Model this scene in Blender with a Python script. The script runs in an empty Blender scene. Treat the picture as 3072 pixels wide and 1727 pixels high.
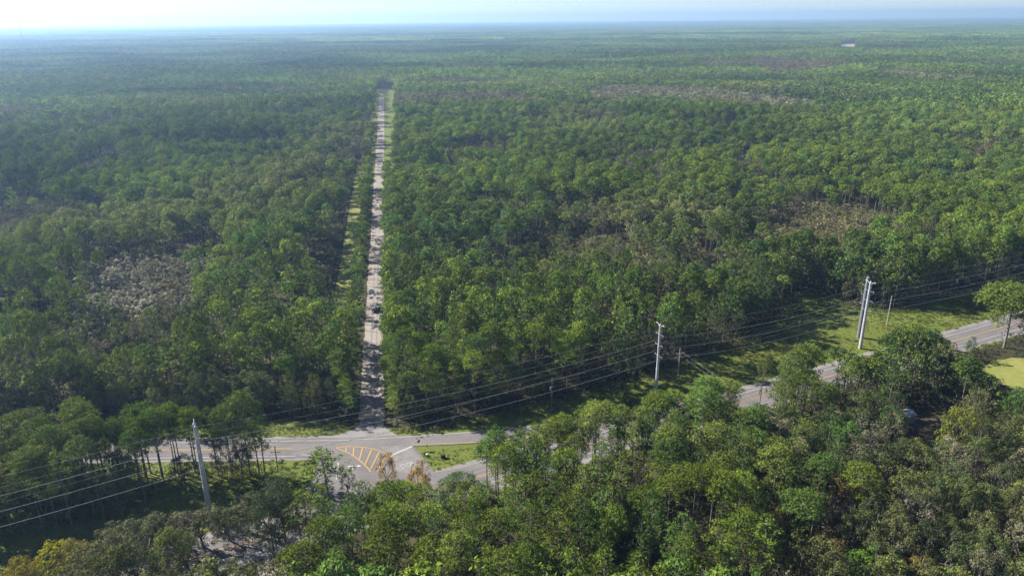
import bpy, bmesh, math, random
import numpy as np
from mathutils import Vector, Matrix

random.seed(7)
R = np.random.RandomState(11)
scn = bpy.context.scene
COL = scn.collection

# ------------------------------------------------------------------ camera
IMW, IMH, FPX, CAMH = 3072.0, 1727.0, 2242.0, 107.0
PITCH, ROLL = math.radians(19.81), math.radians(0.55)
cam_data = bpy.data.cameras.new('camera')
cam_data.sensor_width = 36.0
cam_data.lens = 36.0 * FPX / IMW
cam_data.clip_start = 1.0
cam_data.clip_end = 60000.0
cam = bpy.data.objects.new('camera', cam_data)
COL.objects.link(cam)
cam.matrix_world = (Matrix.Translation((0, 0, CAMH))
                    @ Matrix.Rotation(math.pi / 2 - PITCH, 4, 'X')
                    @ Matrix.Rotation(-ROLL, 4, 'Z'))
scn.camera = cam

# ------------------------------------------------------------------ world, sun, exposure
SUN_AZ, SUN_EL = math.radians(-66.0), math.radians(34.0)     # azimuth from the viewing direction, + to the right
world = bpy.data.worlds.new('World')
scn.world = world
world.use_nodes = True
wn = world.node_tree
bg = wn.nodes['Background']
sky = wn.nodes.new('ShaderNodeTexSky')
sky.sky_type = 'NISHITA'
sky.sun_disc = False
sky.sun_elevation = SUN_EL
sky.sun_rotation = SUN_AZ
sky.altitude = 100
sky.air_density = 0.62
sky.dust_density = 0.0
sky.ozone_density = 1.0
wn.links.new(sky.outputs[0], bg.inputs[0])
bg.inputs[1].default_value = 0.05

sl = bpy.data.lights.new('sun', 'SUN')
sl.energy = 5.0
sl.angle = math.radians(0.53)
sl.color = (1.0, 0.95, 0.87)
sun = bpy.data.objects.new('sun', sl)
COL.objects.link(sun)
SDIR = Vector((math.sin(SUN_AZ) * math.cos(SUN_EL), math.cos(SUN_AZ) * math.cos(SUN_EL), math.sin(SUN_EL)))
sun.rotation_euler = SDIR.to_track_quat('Z', 'Y').to_euler()
sun.location = SDIR * 400

scn.view_settings.view_transform = 'Standard'
scn.view_settings.look = 'None'
scn.view_settings.gamma = 1.0
scn.view_settings.exposure = 1.42
scn.view_settings.use_curve_mapping = False
cy = scn.cycles
cy.max_bounces = 4
cy.diffuse_bounces = 1
cy.glossy_bounces = 2
cy.transmission_bounces = 2
cy.volume_bounces = 2
cy.use_denoising = True
cy.caustics_reflective = False
cy.caustics_refractive = False

# ------------------------------------------------------------------ photograph pixel <-> ground
_cp, _sp, _cr, _sr = math.cos(PITCH), math.sin(PITCH), math.cos(ROLL), math.sin(ROLL)
def at(px, py, z=0.0):
    """point at height z seen at this pixel of the photograph"""
    u, v = px - IMW / 2, py - IMH / 2
    u2, v2 = _cr * u - _sr * v, _sr * u + _cr * v
    dx, dy, dz = u2 / FPX, _cp - v2 / FPX * _sp, -_sp - v2 / FPX * _cp
    t = (z - CAMH) / dz
    return (t * dx, t * dy, z)
def pix(x, y, z):
    dx, dy, dz = x, y, z - CAMH
    yc, zc = dy * _cp - dz * _sp, dy * _sp + dz * _cp
    u2, v2 = dx / yc * FPX, -zc / yc * FPX
    return IMW / 2 + _cr * u2 + _sr * v2, IMH / 2 - _sr * u2 + _cr * v2
def g2(px, py, z=0.0):
    return at(px, py, z)[:2]
def height_to(px, py, topy):
    """height of a thing standing at pixel (px,py) whose top reaches row topy"""
    x, y, _ = at(px, py)
    lo, hi = 0.0, 60.0
    for _ in range(24):
        m = (lo + hi) / 2
        if pix(x, y, m)[1] > topy: lo = m
        else: hi = m
    return lo

# ------------------------------------------------------------------ helpers
def tag(o, label=None, cat=None, group=None, kind=None):
    if label: o['label'] = label
    if cat: o['category'] = cat
    if group: o['group'] = group
    if kind: o['kind'] = kind
    return o
def empty(name, loc=(0, 0, 0), rz=0.0):
    o = bpy.data.objects.new(name, None)
    o.empty_display_size = 0.2
    COL.objects.link(o)
    o.location = loc
    o.rotation_euler = (0, 0, rz)
    return o
def link(name, me, parent=None):
    o = bpy.data.objects.new(name, me)
    COL.objects.link(o)
    if parent is not None: o.parent = parent
    return o
def mesh_np(name, V, F, mats, fm=None, smooth=False, vcol=None):
    """V (n,3); F list of (k,3|4) index arrays"""
    me = bpy.data.meshes.new(name)
    V = np.asarray(V, np.float32)
    me.vertices.add(len(V))
    me.vertices.foreach_set('co', V.ravel())
    loops = np.concatenate([np.asarray(f, np.int32).ravel() for f in F])
    sizes = np.concatenate([np.full(len(f), f.shape[1], np.int32) for f in F])
    me.loops.add(len(loops))
    me.loops.foreach_set('vertex_index', loops)
    me.polygons.add(len(sizes))
    st = np.zeros(len(sizes), np.int32)
    st[1:] = np.cumsum(sizes)[:-1]
    me.polygons.foreach_set('loop_start', st)
    me.polygons.foreach_set('loop_total', sizes)
    for m in mats: me.materials.append(m)
    if fm is not None: me.polygons.foreach_set('material_index', np.asarray(fm, np.int32))
    if smooth: me.polygons.foreach_set('use_smooth', np.ones(len(sizes), bool))
    if vcol is not None:
        a = me.attributes.new('vary', 'FLOAT', 'POINT')
        a.data.foreach_set('value', np.asarray(vcol, np.float32))
    me.update(calc_edges=True)
    return me
class MB:
    """collects solid pieces that become ONE mesh object"""
    def __init__(s): s.v, s.f = [], []
    def _add(s, v, f):
        b = len(s.v)
        s.v += [tuple(p) for p in v]
        s.f += [tuple(i + b for i in q) for q in f]
    def box(s, c, d, m=None):
        x, y, z = [k / 2 for k in d]
        v = [Vector((a * x, b * y, e * z)) for e in (-1, 1) for b in (-1, 1) for a in (-1, 1)]
        if m is not None: v = [m @ p for p in v]
        s._add([p + Vector(c) for p in v], [(0, 2, 3, 1), (4, 5, 7, 6), (0, 1, 5, 4), (2, 6, 7, 3), (0, 4, 6, 2), (1, 3, 7, 5)])
        return s
    def tube(s, pts, rad, n=8, cap=True):
        pts = [Vector(p) for p in pts]
        if not hasattr(rad, '__len__'): rad = [rad] * len(pts)
        v = []
        for i, p in enumerate(pts):
            d = (pts[min(i + 1, len(pts) - 1)] - pts[max(i - 1, 0)]).normalized()
            a = Vector((0, 0, 1)) if abs(d.z) < 0.9 else Vector((1, 0, 0))
            u = d.cross(a).normalized(); w = d.cross(u)
            for k in range(n):
                t = 2 * math.pi * k / n
                v.append(p + (u * math.cos(t) + w * math.sin(t)) * rad[i])
        f = []
        for i in range(len(pts) - 1):
            for k in range(n):
                k2 = (k + 1) % n
                f.append((i * n + k, i * n + k2, (i + 1) * n + k2, (i + 1) * n + k))
        if cap:
            f.append(tuple(range(n - 1, -1, -1)))
            f.append(tuple((len(pts) - 1) * n + k for k in range(n)))
        s._add(v, f)
        return s
    def prism(s, poly, z0, z1, m=None):
        n = len(poly)
        v = [Vector((x, y, z0)) for x, y in poly] + [Vector((x, y, z1)) for x, y in poly]
        if m is not None: v = [m @ p for p in v]
        s._add(v, [tuple(range(n - 1, -1, -1)), tuple(range(n, 2 * n))] + [(i, (i + 1) % n, n + (i + 1) % n, n + i) for i in range(n)])
        return s
    def build(s, name, mat, parent=None, smooth=False):
        me = bpy.data.meshes.new(name)
        me.from_pydata(s.v, [], s.f)
        me.materials.append(mat)
        if smooth:
            for p in me.polygons: p.use_smooth = True
        me.update()
        return link(name, me, parent)

# ------------------------------------------------------------------ materials
def nmat(name):
    m = bpy.data.materials.new(name)
    m.use_nodes = True
    nt = m.node_tree
    return m, nt, nt.nodes['Principled BSDF']
def plain(name, col, rough=0.6, metal=0.0, noise=0.0, scale=3.0, spec=0.3):
    m, nt, p = nmat(name)
    p.inputs['Roughness'].default_value = rough
    p.inputs['Metallic'].default_value = metal
    p.inputs['Specular IOR Level'].default_value = spec
    if noise > 0:
        tc = nt.nodes.new('ShaderNodeNewGeometry')
        nz = nt.nodes.new('ShaderNodeTexNoise')
        nz.inputs['Scale'].default_value = scale
        nz.inputs['Detail'].default_value = 5
        nt.links.new(tc.outputs['Position'], nz.inputs['Vector'])
        rp = nt.nodes.new('ShaderNodeValToRGB')
        rp.color_ramp.elements[0].position = 0.3
        rp.color_ramp.elements[1].position = 0.7
        rp.color_ramp.elements[0].color = tuple(c * (1 - noise) for c in col) + (1,)
        rp.color_ramp.elements[1].color = tuple(min(1, c * (1 + noise)) for c in col) + (1,)
        nt.links.new(nz.outputs['Fac'], rp.inputs[0])
        nt.links.new(rp.outputs[0], p.inputs['Base Color'])
    else:
        p.inputs['Base Color'].default_value = tuple(col) + (1,)
    return m
def multi(name, cols, scales, rough=0.9, bump=0.0, bscale=4.0):
    """two noises choose between colours: ground, sand, grass"""
    m, nt, p = nmat(name)
    p.inputs['Roughness'].default_value = rough
    p.inputs['Specular IOR Level'].default_value = 0.15
    geo = nt.nodes.new('ShaderNodeNewGeometry')
    def noise(sc, det=6):
        n = nt.nodes.new('ShaderNodeTexNoise')
        n.inputs['Scale'].default_value = sc
        n.inputs['Detail'].default_value = det
        n.inputs['Roughness'].default_value = 0.65
        nt.links.new(geo.outputs['Position'], n.inputs['Vector'])
        return n
    n1, n2 = noise(scales[0]), noise(scales[1])
    r1 = nt.nodes.new('ShaderNodeValToRGB')
    els = r1.color_ramp.elements
    k = len(cols)
    while len(els) < k: els.new(0.5)
    for i, c in enumerate(cols):
        els[i].position = 0.28 + 0.44 * i / (k - 1)
        els[i].color = tuple(c) + (1,)
    mix = nt.nodes.new('ShaderNodeMath'); mix.operation = 'MULTIPLY_ADD'
    nt.links.new(n2.outputs['Fac'], mix.inputs[0])
    mix.inputs[1].default_value = 0.6
    sub = nt.nodes.new('ShaderNodeMath'); sub.operation = 'MULTIPLY_ADD'
    nt.links.new(n1.outputs['Fac'], sub.inputs[0]); sub.inputs[1].default_value = 0.8; sub.inputs[2].default_value = -0.2
    nt.links.new(sub.outputs[0], mix.inputs[2])
    nt.links.new(mix.outputs[0], r1.inputs[0])
    nt.links.new(r1.outputs[0], p.inputs['Base Color'])
    if bump:
        b = nt.nodes.new('ShaderNodeBump'); b.inputs['Strength'].default_value = bump; b.inputs['Distance'].default_value = 0.3
        n3 = noise(bscale)
        nt.links.new(n3.outputs['Fac'], b.inputs['Height'])
        nt.links.new(b.outputs[0], p.inputs['Normal'])
    return m
def leaf_mat(name, translucent=0.28, gloss=0.04):
    """leaf colour comes from the tree ('tint'), varied from twig to twig ('vary')"""
    m = bpy.data.materials.new(name)
    m.use_nodes = True
    nt = m.node_tree
    nt.nodes.remove(nt.nodes['Principled BSDF'])
    out = nt.nodes['Material Output']
    a = nt.nodes.new('ShaderNodeAttribute'); a.attribute_type = 'INSTANCER'; a.attribute_name = 'tint'
    v = nt.nodes.new('ShaderNodeAttribute'); v.attribute_type = 'GEOMETRY'; v.attribute_name = 'vary'
    mul = nt.nodes.new('ShaderNodeVectorMath'); mul.operation = 'SCALE'
    nt.links.new(a.outputs['Vector'], mul.inputs[0])
    nt.links.new(v.outputs['Fac'], mul.inputs['Scale'])
    d = nt.nodes.new('ShaderNodeBsdfDiffuse')
    t = nt.nodes.new('ShaderNodeBsdfTranslucent')
    mx = nt.nodes.new('ShaderNodeMixShader'); mx.inputs[0].default_value = translucent
    nt.links.new(mul.outputs[0], d.inputs[0]); nt.links.new(mul.outputs[0], t.inputs[0])
    nt.links.new(d.outputs[0], mx.inputs[1]); nt.links.new(t.outputs[0], mx.inputs[2])
    nt.links.new(mx.outputs[0], out.inputs[0])
    return m
M = {}
M['needle'] = leaf_mat('pine_needles', 0.18)
M['leaf'] = leaf_mat('broad_leaves', 0.2)
M['bark'] = plain('pine_bark', (0.16, 0.132, 0.115), 0.95, noise=0.35, scale=1.5)
M['oak_bark'] = plain('oak_bark', (0.13, 0.115, 0.10), 0.95, noise=0.35, scale=1.5)
M['dead_wood'] = plain('dead_wood', (0.42, 0.36, 0.33), 0.9, noise=0.15)
M['floor'] = multi('forest_floor', [(0.030, 0.026, 0.016), (0.050, 0.045, 0.022), (0.075, 0.075, 0.030)], (0.03, 0.35), bump=0.6, bscale=0.8)
M['grass'] = multi('verge_grass', [(0.075, 0.095, 0.018), (0.11, 0.138, 0.024), (0.15, 0.155, 0.04)], (0.06, 0.8), bump=0.7, bscale=2.0)
M['lawn'] = multi('mown_lawn', [(0.13, 0.16, 0.03), (0.19, 0.20, 0.05), (0.27, 0.24, 0.09)], (0.05, 0.5), bump=0.2, bscale=3.0)
M['sand'] = multi('pale_sand', [(0.205, 0.175, 0.15), (0.27, 0.235, 0.205), (0.33, 0.29, 0.255)], (0.15, 1.2), bump=0.3, bscale=2.0)
M['dirt'] = multi('shaded_brown_dirt', [(0.06, 0.045, 0.032), (0.09, 0.07, 0.05), (0.13, 0.10, 0.07)], (0.15, 1.2), bump=0.3, bscale=2.0)  # brown dirt of the yard, darkened: its shadow is put into the colour
M['gravel'] = multi('grey_gravel', [(0.16, 0.155, 0.155), (0.21, 0.20, 0.195), (0.27, 0.25, 0.24)], (0.25, 2.0), bump=0.4, bscale=5.0)
M['asphalt'] = multi('aged_asphalt', [(0.118, 0.109, 0.110), (0.155, 0.144, 0.142), (0.188, 0.175, 0.171)], (0.10, 1.5))
M['concrete'] = multi('patched_asphalt', [(0.15, 0.14, 0.138), (0.19, 0.178, 0.173), (0.225, 0.212, 0.205)], (0.15, 0.6))
M['white_paint'] = plain('white_road_paint', (0.36, 0.35, 0.34), 0.7, noise=0.15, scale=1.2)
M['yellow_paint'] = plain('yellow_road_paint', (0.37, 0.235, 0.085), 0.7, noise=0.15, scale=1.2)
def worn(mat, under=(0.135, 0.125, 0.124)):
    nt = mat.node_tree; p = nt.nodes['Principled BSDF']
    src = p.inputs['Base Color'].links[0].from_socket
    geo = nt.nodes.new('ShaderNodeNewGeometry'); nz = nt.nodes.new('ShaderNodeTexNoise')
    nz.inputs['Scale'].default_value = 0.9; nz.inputs['Detail'].default_value = 8; nz.inputs['Roughness'].default_value = 0.7
    nt.links.new(geo.outputs['Position'], nz.inputs['Vector'])
    rp = nt.nodes.new('ShaderNodeValToRGB'); rp.color_ramp.elements[0].position = 0.18; rp.color_ramp.elements[1].position = 0.36
    mx = nt.nodes.new('ShaderNodeMix'); mx.data_type = 'RGBA'
    nt.links.new(nz.outputs['Fac'], rp.inputs[0]); nt.links.new(rp.outputs[0], mx.inputs[0])
    mx.inputs[6].default_value = under + (1,); nt.links.new(src, mx.inputs[7]); nt.links.new(mx.outputs[2], p.inputs['Base Color'])
worn(M['white_paint']); worn(M['yellow_paint'])
M['wheel_path'] = multi('polished_wheel_path', [(0.112, 0.104, 0.105), (0.142, 0.132, 0.132), (0.17, 0.158, 0.156)], (0.08, 0.9))
M['steel'] = plain('galvanised_steel', (0.42, 0.43, 0.46), 0.5, 0.2, noise=0.12, scale=0.7)
M['steel_dark'] = plain('weathered_steel', (0.19, 0.20, 0.23), 0.55, 0.3, noise=0.12, scale=0.7)
M['insulator'] = plain('pale_insulator', (0.40, 0.40, 0.42), 0.4)
M['wire'] = plain('aluminium_wire', (0.30, 0.31, 0.31), 0.6, 0.1)
M['wood'] = plain('weathered_pole_wood', (0.16, 0.13, 0.11), 0.9, noise=0.25, scale=2)
M['wood_pale'] = plain('pale_pole_wood', (0.36, 0.33, 0.29), 0.9, noise=0.2, scale=2)
M['black'] = plain('black_rubber', (0.015, 0.015, 0.016), 0.8)
M['darkpaint'] = plain('dark_car_paint', (0.015, 0.016, 0.02), 0.25, spec=0.6)
M['silver'] = plain('silver_car_paint', (0.62, 0.64, 0.66), 0.3, 0.3, spec=0.5)
M['glass'] = plain('car_glass', (0.03, 0.05, 0.06), 0.05, spec=0.8)
M['chrome'] = plain('wheel_metal', (0.5, 0.5, 0.52), 0.3, 0.8)
M['lamp'] = plain('lamp_glass', (0.7, 0.7, 0.68), 0.15)
M['red'] = plain('sign_red', (0.6, 0.03, 0.04), 0.5)
M['white'] = plain('sign_white', (0.8, 0.8, 0.8), 0.5)
M['roof_white'] = plain('shaded_pale_metal_roof', (0.34, 0.36, 0.40), 0.5, 0.1)  # pale roof with bluish shade painted into the base colour
M['wall_white'] = plain('pale_siding', (0.36, 0.36, 0.38), 0.7)
M['box_dark'] = plain('dark_green_cabinet', (0.02, 0.03, 0.025), 0.6)
m, nt, p = nmat('puddle_water')
p.inputs['Base Color'].default_value = (0.02, 0.025, 0.03, 1); p.inputs['Roughness'].default_value = 0.03; p.inputs['Specular IOR Level'].default_value = 1.0
M['water'] = m

# ------------------------------------------------------------------ plan of the place (metres)
def poly_mask(poly, X, Y):
    poly = np.asarray(poly, float)
    ins = np.zeros(X.shape, bool)
    n = len(poly); j = n - 1
    for i in range(n):
        xi, yi = poly[i]; xj, yj = poly[j]
        c = ((yi > Y) != (yj > Y)) & (X < (xj - xi) * (Y - yi) / (yj - yi + 1e-12) + xi)
        ins ^= c
        j = i
    return ins
def pline_dist(pl, X, Y):
    """signed distance to a polyline (+ on its left)"""
    best = np.full(X.shape, 1e9); sg = np.zeros(X.shape)
    for (x0, y0), (x1, y1) in zip(pl[:-1], pl[1:]):
        dx, dy = x1 - x0, y1 - y0
        L2 = dx * dx + dy * dy
        t = np.clip(((X - x0) * dx + (Y - y0) * dy) / L2, 0, 1)
        ex, ey = X - x0 - t * dx, Y - y0 - t * dy
        d = np.hypot(ex, ey)
        s = np.sign(dx * ey - dy * ex)
        k = d < best
        best = np.where(k, d, best); sg = np.where(k, s, sg)
    return best * sg
def hwy_y(x): return 159.6 + 0.4865 * (x + 7.6)                     # centre of the diagonal highway
MAIN = [(-420, hwy_y(-420)), (-60, hwy_y(-60)), (-7.6, hwy_y(-7.6)), (77, hwy_y(77)), (153, hwy_y(153)), (300, hwy_y(300)), (700, hwy_y(700))]
BRANCH = [(-420, 169.0), (-200, 171.0), (-92, 172.4), (-57, 172.7), (-40, 173.2)]
RAMP = [(-40, 174.6), (-7.3, 177.0), (12, 181.0), (32, 186.6), (50, 193.0), (64, 198.4)]
RD0, RD1 = (-39.0, 179.0), (-195.5, 1172.0)                           # the sand road
rdx, rdy = RD1[0] - RD0[0], RD1[1] - RD0[1]
rl = math.hypot(rdx, rdy); rdx /= rl; rdy /= rl
def road_uv(X, Y):
    ex, ey = X - RD0[0], Y - RD0[1]
    return ex * rdx + ey * rdy, ex * rdy - ey * rdx                 # along, to the right
EDGE_R = [g2(*q) for q in [(1165, 1284), (1290, 1278), (1477, 1242), (1617, 1206), (1804, 1159), (1945, 1117), (2087, 1067), (2230, 1012), (2350, 945)]]
NOTCH = [g2(*q) for q in [(2350, 945), (2330, 905), (2400, 868), (2470, 885), (2560, 918), (2680, 925), (2800, 897), (2900, 868), (2990, 842), (3200, 775), (3600, 640)]]
OPEN = [(-430, 187.5), (-60, 187.5)] + [(-47, 186)] + [g2(1100, 1292)] + EDGE_R + NOTCH[1:] + [(700, hwy_y(700) - 9), (-420, hwy_y(-420) - 9)]
STRIP = [g2(*q) for q in [(-400, 1392), (300, 1396), (640, 1400), (790, 1404), (800, 1424), (640, 1432), (500, 1462), (410, 1540), (200, 1590), (-100, 1650), (-420, 1720)]]
LAWN = [g2(*q) for q in [(2925, 1110), (2990, 1078), (3090, 1070), (3300, 1085), (3300, 1190), (3060, 1172), (2960, 1140)]]
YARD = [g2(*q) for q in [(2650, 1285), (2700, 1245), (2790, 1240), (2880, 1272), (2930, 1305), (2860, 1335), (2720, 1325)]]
LOT = [g2(*q) for q in [(560, 1740), (650, 1690), (780, 1662), (880, 1676), (905, 1700), (900, 1790), (560, 1900)]]
SPOT1 = [g2(*q) for q in [(1285, 562), (1320, 535), (1375, 548), (1350, 572)]]
SPOT2 = [g2(*q) for q in [(2040, 822), (2100, 790), (2160, 815), (2150, 850), (2090, 850)]]
FARCLR = [g2(*q) for q in [(2514, 166), (2562, 164), (2568, 131), (2522, 134)]]
TH = [  # low scrub: outline, leaf colour, height
    ([g2(*q, 6) for q in [(170, 880), (250, 790), (420, 758), (640, 785), (720, 850), (560, 905), (430, 965), (250, 945)]], (0.44, 0.42, 0.30), 9.0),
    ([g2(*q, 6) for q in [(2220, 750), (2290, 660), (2400, 598), (2640, 636), (2670, 690), (2560, 765), (2420, 840), (2250, 810)]], (0.36, 0.325, 0.17), 8.0),
    ([g2(*q, 6) for q in [(1690, 690), (1900, 680), (2080, 715), (2120, 750), (1900, 740), (1720, 725)]], (0.20, 0.19, 0.09), 5.0),
    ([g2(*q, 8) for q in [(1740, 306), (1800, 266), (2100, 270), (2460, 320), (2450, 356), (2300, 340), (2050, 326)]], (0.24, 0.24, 0.13), 14.0),
    ([g2(*q, 8) for q in [(2630, 214), (2840, 236), (2830, 250), (2640, 232)]], (0.24, 0.24, 0.11), 15.0),
    ([g2(*q, 8) for q in [(2230, 180), (2500, 190), (2600, 214), (2300, 222)]], (0.20, 0.18, 0.10), 15.0),
    ([g2(*q, 8) for q in [(2830, 470), (2900, 420), (3072, 410), (3072, 470), (2920, 490)]], (0.20, 0.17, 0.085), 11.0),
]

# ------------------------------------------------------------------ ground, roads
def sheet(name, poly, z, mat, parent=None, kind='structure'):
    me = bpy.data.meshes.new(name)
    bm = bmesh.new()
    f = bm.faces.new([bm.verts.new((x, y, z)) for x, y in poly])
    bm.normal_update()
    if f.normal.z < 0: f.normal_flip()
    bmesh.ops.triangulate(bm, faces=[f])
    bm.to_mesh(me); bm.free()
    me.materials.append(mat)
    o = link(name, me, parent)
    if kind and parent is None: o['kind'] = kind
    return o
def smooth_line(pl, step=4.0):
    """Catmull-Rom through the points"""
    P = [Vector((x, y)) for x, y in pl]
    out = []
    for i in range(len(P) - 1):
        p0, p1, p2, p3 = P[max(i - 1, 0)], P[i], P[i + 1], P[min(i + 2, len(P) - 1)]
        n = max(2, int((p2 - p1).length / step))
        for k in range(n):
            t = k / n
            out.append(0.5 * (2 * p1 + (p2 - p0) * t + (2 * p0 - 5 * p1 + 4 * p2 - p3) * t * t + (3 * p1 - p0 - 3 * p2 + p3) * t ** 3))
    out.append(P[-1])
    return [(p.x, p.y) for p in out]
def strip(name, pl, a, b, z, mat, parent=None, wob=0.0, step=4.0):
    """ribbon between offsets a and b to the left of the line"""
    L = smooth_line(pl, step)
    V = []
    for i, (x, y) in enumerate(L):
        x0, y0 = L[max(i - 1, 0)]; x1, y1 = L[min(i + 1, len(L) - 1)]
        d = math.hypot(x1 - x0, y1 - y0)
        nx, ny = -(y1 - y0) / d, (x1 - x0) / d
        wa = wob * (random.random() - 0.5); wb = wob * (random.random() - 0.5)
        V += [(x + nx * (a + wa), y + ny * (a + wa), z), (x + nx * (b + wb), y + ny * (b + wb), z)]
    n = len(L)
    F = np.array([(2 * i, 2 * i + 2, 2 * i + 3, 2 * i + 1) for i in range(n - 1)])
    if a > b: F = F[:, ::-1]
    # faces up
    me = mesh_np(name, V, [F[:, ::-1] if (b < a) else F], [mat])
    o = link(name, me, parent)
    if parent is None: o['kind'] = 'structure'
    return o

G = 26000.0
sheet('ground', [(-G, -3000), (G, -3000), (G, G), (-G, G)], 0.0, M['floor'])
def blob(poly, n=3, amp=1.5):
    """organic outline: subdivide and jitter"""
    out = []
    for i in range(len(poly)):
        (x0, y0), (x1, y1) = poly[i], poly[(i + 1) % len(poly)]
        d = math.hypot(x1 - x0, y1 - y0)
        k = max(1, min(40, int(d / 3.0)))
        for j in range(k):
            t = j / k
            a = amp if 0 < j else amp * 0.4
            out.append((x0 + (x1 - x0) * t + random.uniform(-a, a), y0 + (y1 - y0) * t + random.uniform(-a, a)))
    return out
sheet('grass_verge', OPEN, 0.02, M['grass'])
sheet('lawn', blob(LAWN, amp=0.8), 0.04, M['lawn'])
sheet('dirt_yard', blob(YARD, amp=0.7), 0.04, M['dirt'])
sheet('sandy_lot', blob(LOT, amp=0.8), 0.04, M['sand'])
sheet('sand_patch', blob(SPOT1, amp=1.0), 0.04, M['sand'])
sheet('grass_glade', blob(SPOT2, amp=1.0), 0.04, M['lawn'])
sheet('far_clearing', FARCLR, 0.06, M['sand'])
def rpt(s, r): return (RD0[0] + rdx * s + rdy * r, RD0[1] + rdy * s - rdx * r)
sheet('grass_lane', [rpt(60, -16.5), rpt(60, -10.5), rpt(420, -10.5), rpt(420, -17.5)], 0.03, M['lawn'])
sheet('road_clearing', [rpt(330, -9), rpt(330, 16), rpt(1010, 24), rpt(1100, 22), rpt(1100, -14), rpt(980, -10), rpt(560, -13)], 0.03, M['grass'])
# sand road
sand_road = strip('sand_road', [rpt(s, 0) for s in range(0, 1000, 60)], -3.5, 3.5, 0.05, M['sand'], wob=0.7, step=3)
strip('track_bend', [rpt(982, 0), rpt(1004, -0.6), rpt(1022, -3.5), rpt(1036, -9), rpt(1044, -18)], -2.6, 2.6, 0.055, M['sand'], sand_road, wob=0.4)
strip('wheel_track', [rpt(s, -0.9) for s in range(8, 1000, 60)], -0.28, 0.28, 0.065, M['gravel'], sand_road, wob=0.2)
strip('wheel_track', [rpt(s, 0.9) for s in range(8, 1000, 60)], -0.28, 0.28, 0.065, M['gravel'], sand_road, wob=0.2)
apron = [g2(*q) for q in [(985, 1316), (1030, 1300), (1068, 1285), (1085, 1270), (1148, 1270), (1160, 1287), (1195, 1306), (1225, 1318), (1225, 1322), (985, 1326)]]
sheet('gravel_apron', blob(apron, amp=0.35), 0.075, M['gravel'])
wt = [g2(*q) for q in [(1105, 873), (1112, 868), (1121, 869), (1123, 874), (1116, 879), (1107, 878)]]
sheet('puddle', wt, 0.085, M['water'])
sheet('puddle', [g2(*q) for q in [(1106, 893), (1116, 889), (1122, 893), (1112, 898)]], 0.085, M['water'])

# asphalt
hw = strip('highway', MAIN, -5.4, 5.4, 0.10, M['asphalt'])
strip('road_shoulder', MAIN, -7.2, 7.2, 0.07, M['gravel'], hw, wob=0.5)
strip('edge_line', [p for p in MAIN if p[0] < -50] + [(-50, hwy_y(-50))], 3.6, 3.8, 0.13, M['white_paint'], hw)
strip('edge_line', [(-4, hwy_y(-4)), (30, hwy_y(30))], 3.6, 3.8, 0.13, M['white_paint'], hw)
strip('edge_line', [(66, hwy_y(66)), (153, hwy_y(153)), (700, hwy_y(700))], 3.6, 3.8, 0.13, M['white_paint'], hw)
strip('edge_line', MAIN, -3.8, -3.6, 0.13, M['white_paint'], hw)
strip('centre_line', MAIN, -0.28, -0.1, 0.13, M['yellow_paint'], hw)
strip('centre_line', MAIN, 0.1, 0.28, 0.13, M['yellow_paint'], hw)
br = strip('branch_road', BRANCH, -4.6, 5.0, 0.12, M['asphalt'])
strip('road_shoulder', BRANCH, -5.6, 6.3, 0.06, M['gravel'], br, wob=0.5)
strip('edge_line', BRANCH[:-1], -3.9, -3.68, 0.15, M['white_paint'], br)
strip('edge_line', BRANCH + RAMP[1:], 3.55, 3.77, 0.17, M['white_paint'], br)
strip('centre_line', BRANCH[:-1] + [(-48, 172.9)], -0.30, -0.11, 0.15, M['yellow_paint'], br)
strip('centre_line', BRANCH[:-1] + [(-48, 172.9)], 0.11, 0.30, 0.15, M['yellow_paint'], br)
for q in (-2.9, -1.1, 1.2, 2.9):
    strip('wheel_path', BRANCH[:-1] + [(-50, 172.9)], q - 0.32, q + 0.32, 0.135, M['wheel_path'], br, wob=0.25)
    strip('wheel_path', MAIN, q - 0.32, q + 0.32, 0.115, M['wheel_path'], hw, wob=0.25)
rm = strip('merge_lane', RAMP, -2.3, 3.6, 0.14, M['asphalt'])
strip('edge_line', [(-27, 174.0)] + [g2(1459, 1325)] + [(12, 179.0), (32, 184.6)], -0.12, 0.12, 0.17, M['yellow_paint'], rm)
JN = [g2(880, 1366), g2(950, 1378), (-50.5, 165), (-49.5, 158), (-52, 150), (-57, 139.5), (-40, 146), (-12, 159), (-14, 162.5), g2(1305, 1418), g2(1290, 1398), g2(1268, 1370), g2(1240, 1340), (-26, 175.5), (-38, 175.6), (-60, 175)]
jn = sheet('junction', JN, 0.16, M['asphalt'])
PATCH = [g2(*q) for q in [(1165, 1362), (1140, 1340), (1195, 1338), (1232, 1342), (1262, 1372), (1288, 1404), (1240, 1425), (1190, 1415)]]
sheet('asphalt_patch', blob(PATCH, amp=0.2), 0.18, M['concrete'], jn)
def paint(name, pts, w, mat, z=0.2, step=1.5):
    return strip(name, [g2(*q) for q in pts], -w / 2, w / 2, z, mat, jn, step=step)
paint('hatch_outline', [(1005, 1343), (1060, 1341), (1105, 1345), (1140, 1354), (1175, 1371), (1185, 1382)], 0.32, M['yellow_paint'])
paint('hatch_outline', [(1005, 1343), (1040, 1357), (1072, 1376), (1100, 1401), (1112, 1416)], 0.32, M['yellow_paint'])
for a, b in [((1038, 1343), (1039, 1356)), ((1062, 1344), (1060, 1368)), ((1088, 1345), (1079, 1379)), ((1115, 1350), (1096, 1394)), ((1138, 1357), (1112, 1408)), ((1160, 1367), (1132, 1416))]:
    paint('hatch_stripe', [a, b], 0.42, M['yellow_paint'], z=0.215)
paint('stop_line', [(1172, 1368), (1236, 1340)], 0.6, M['white_paint'], z=0.215)
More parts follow.
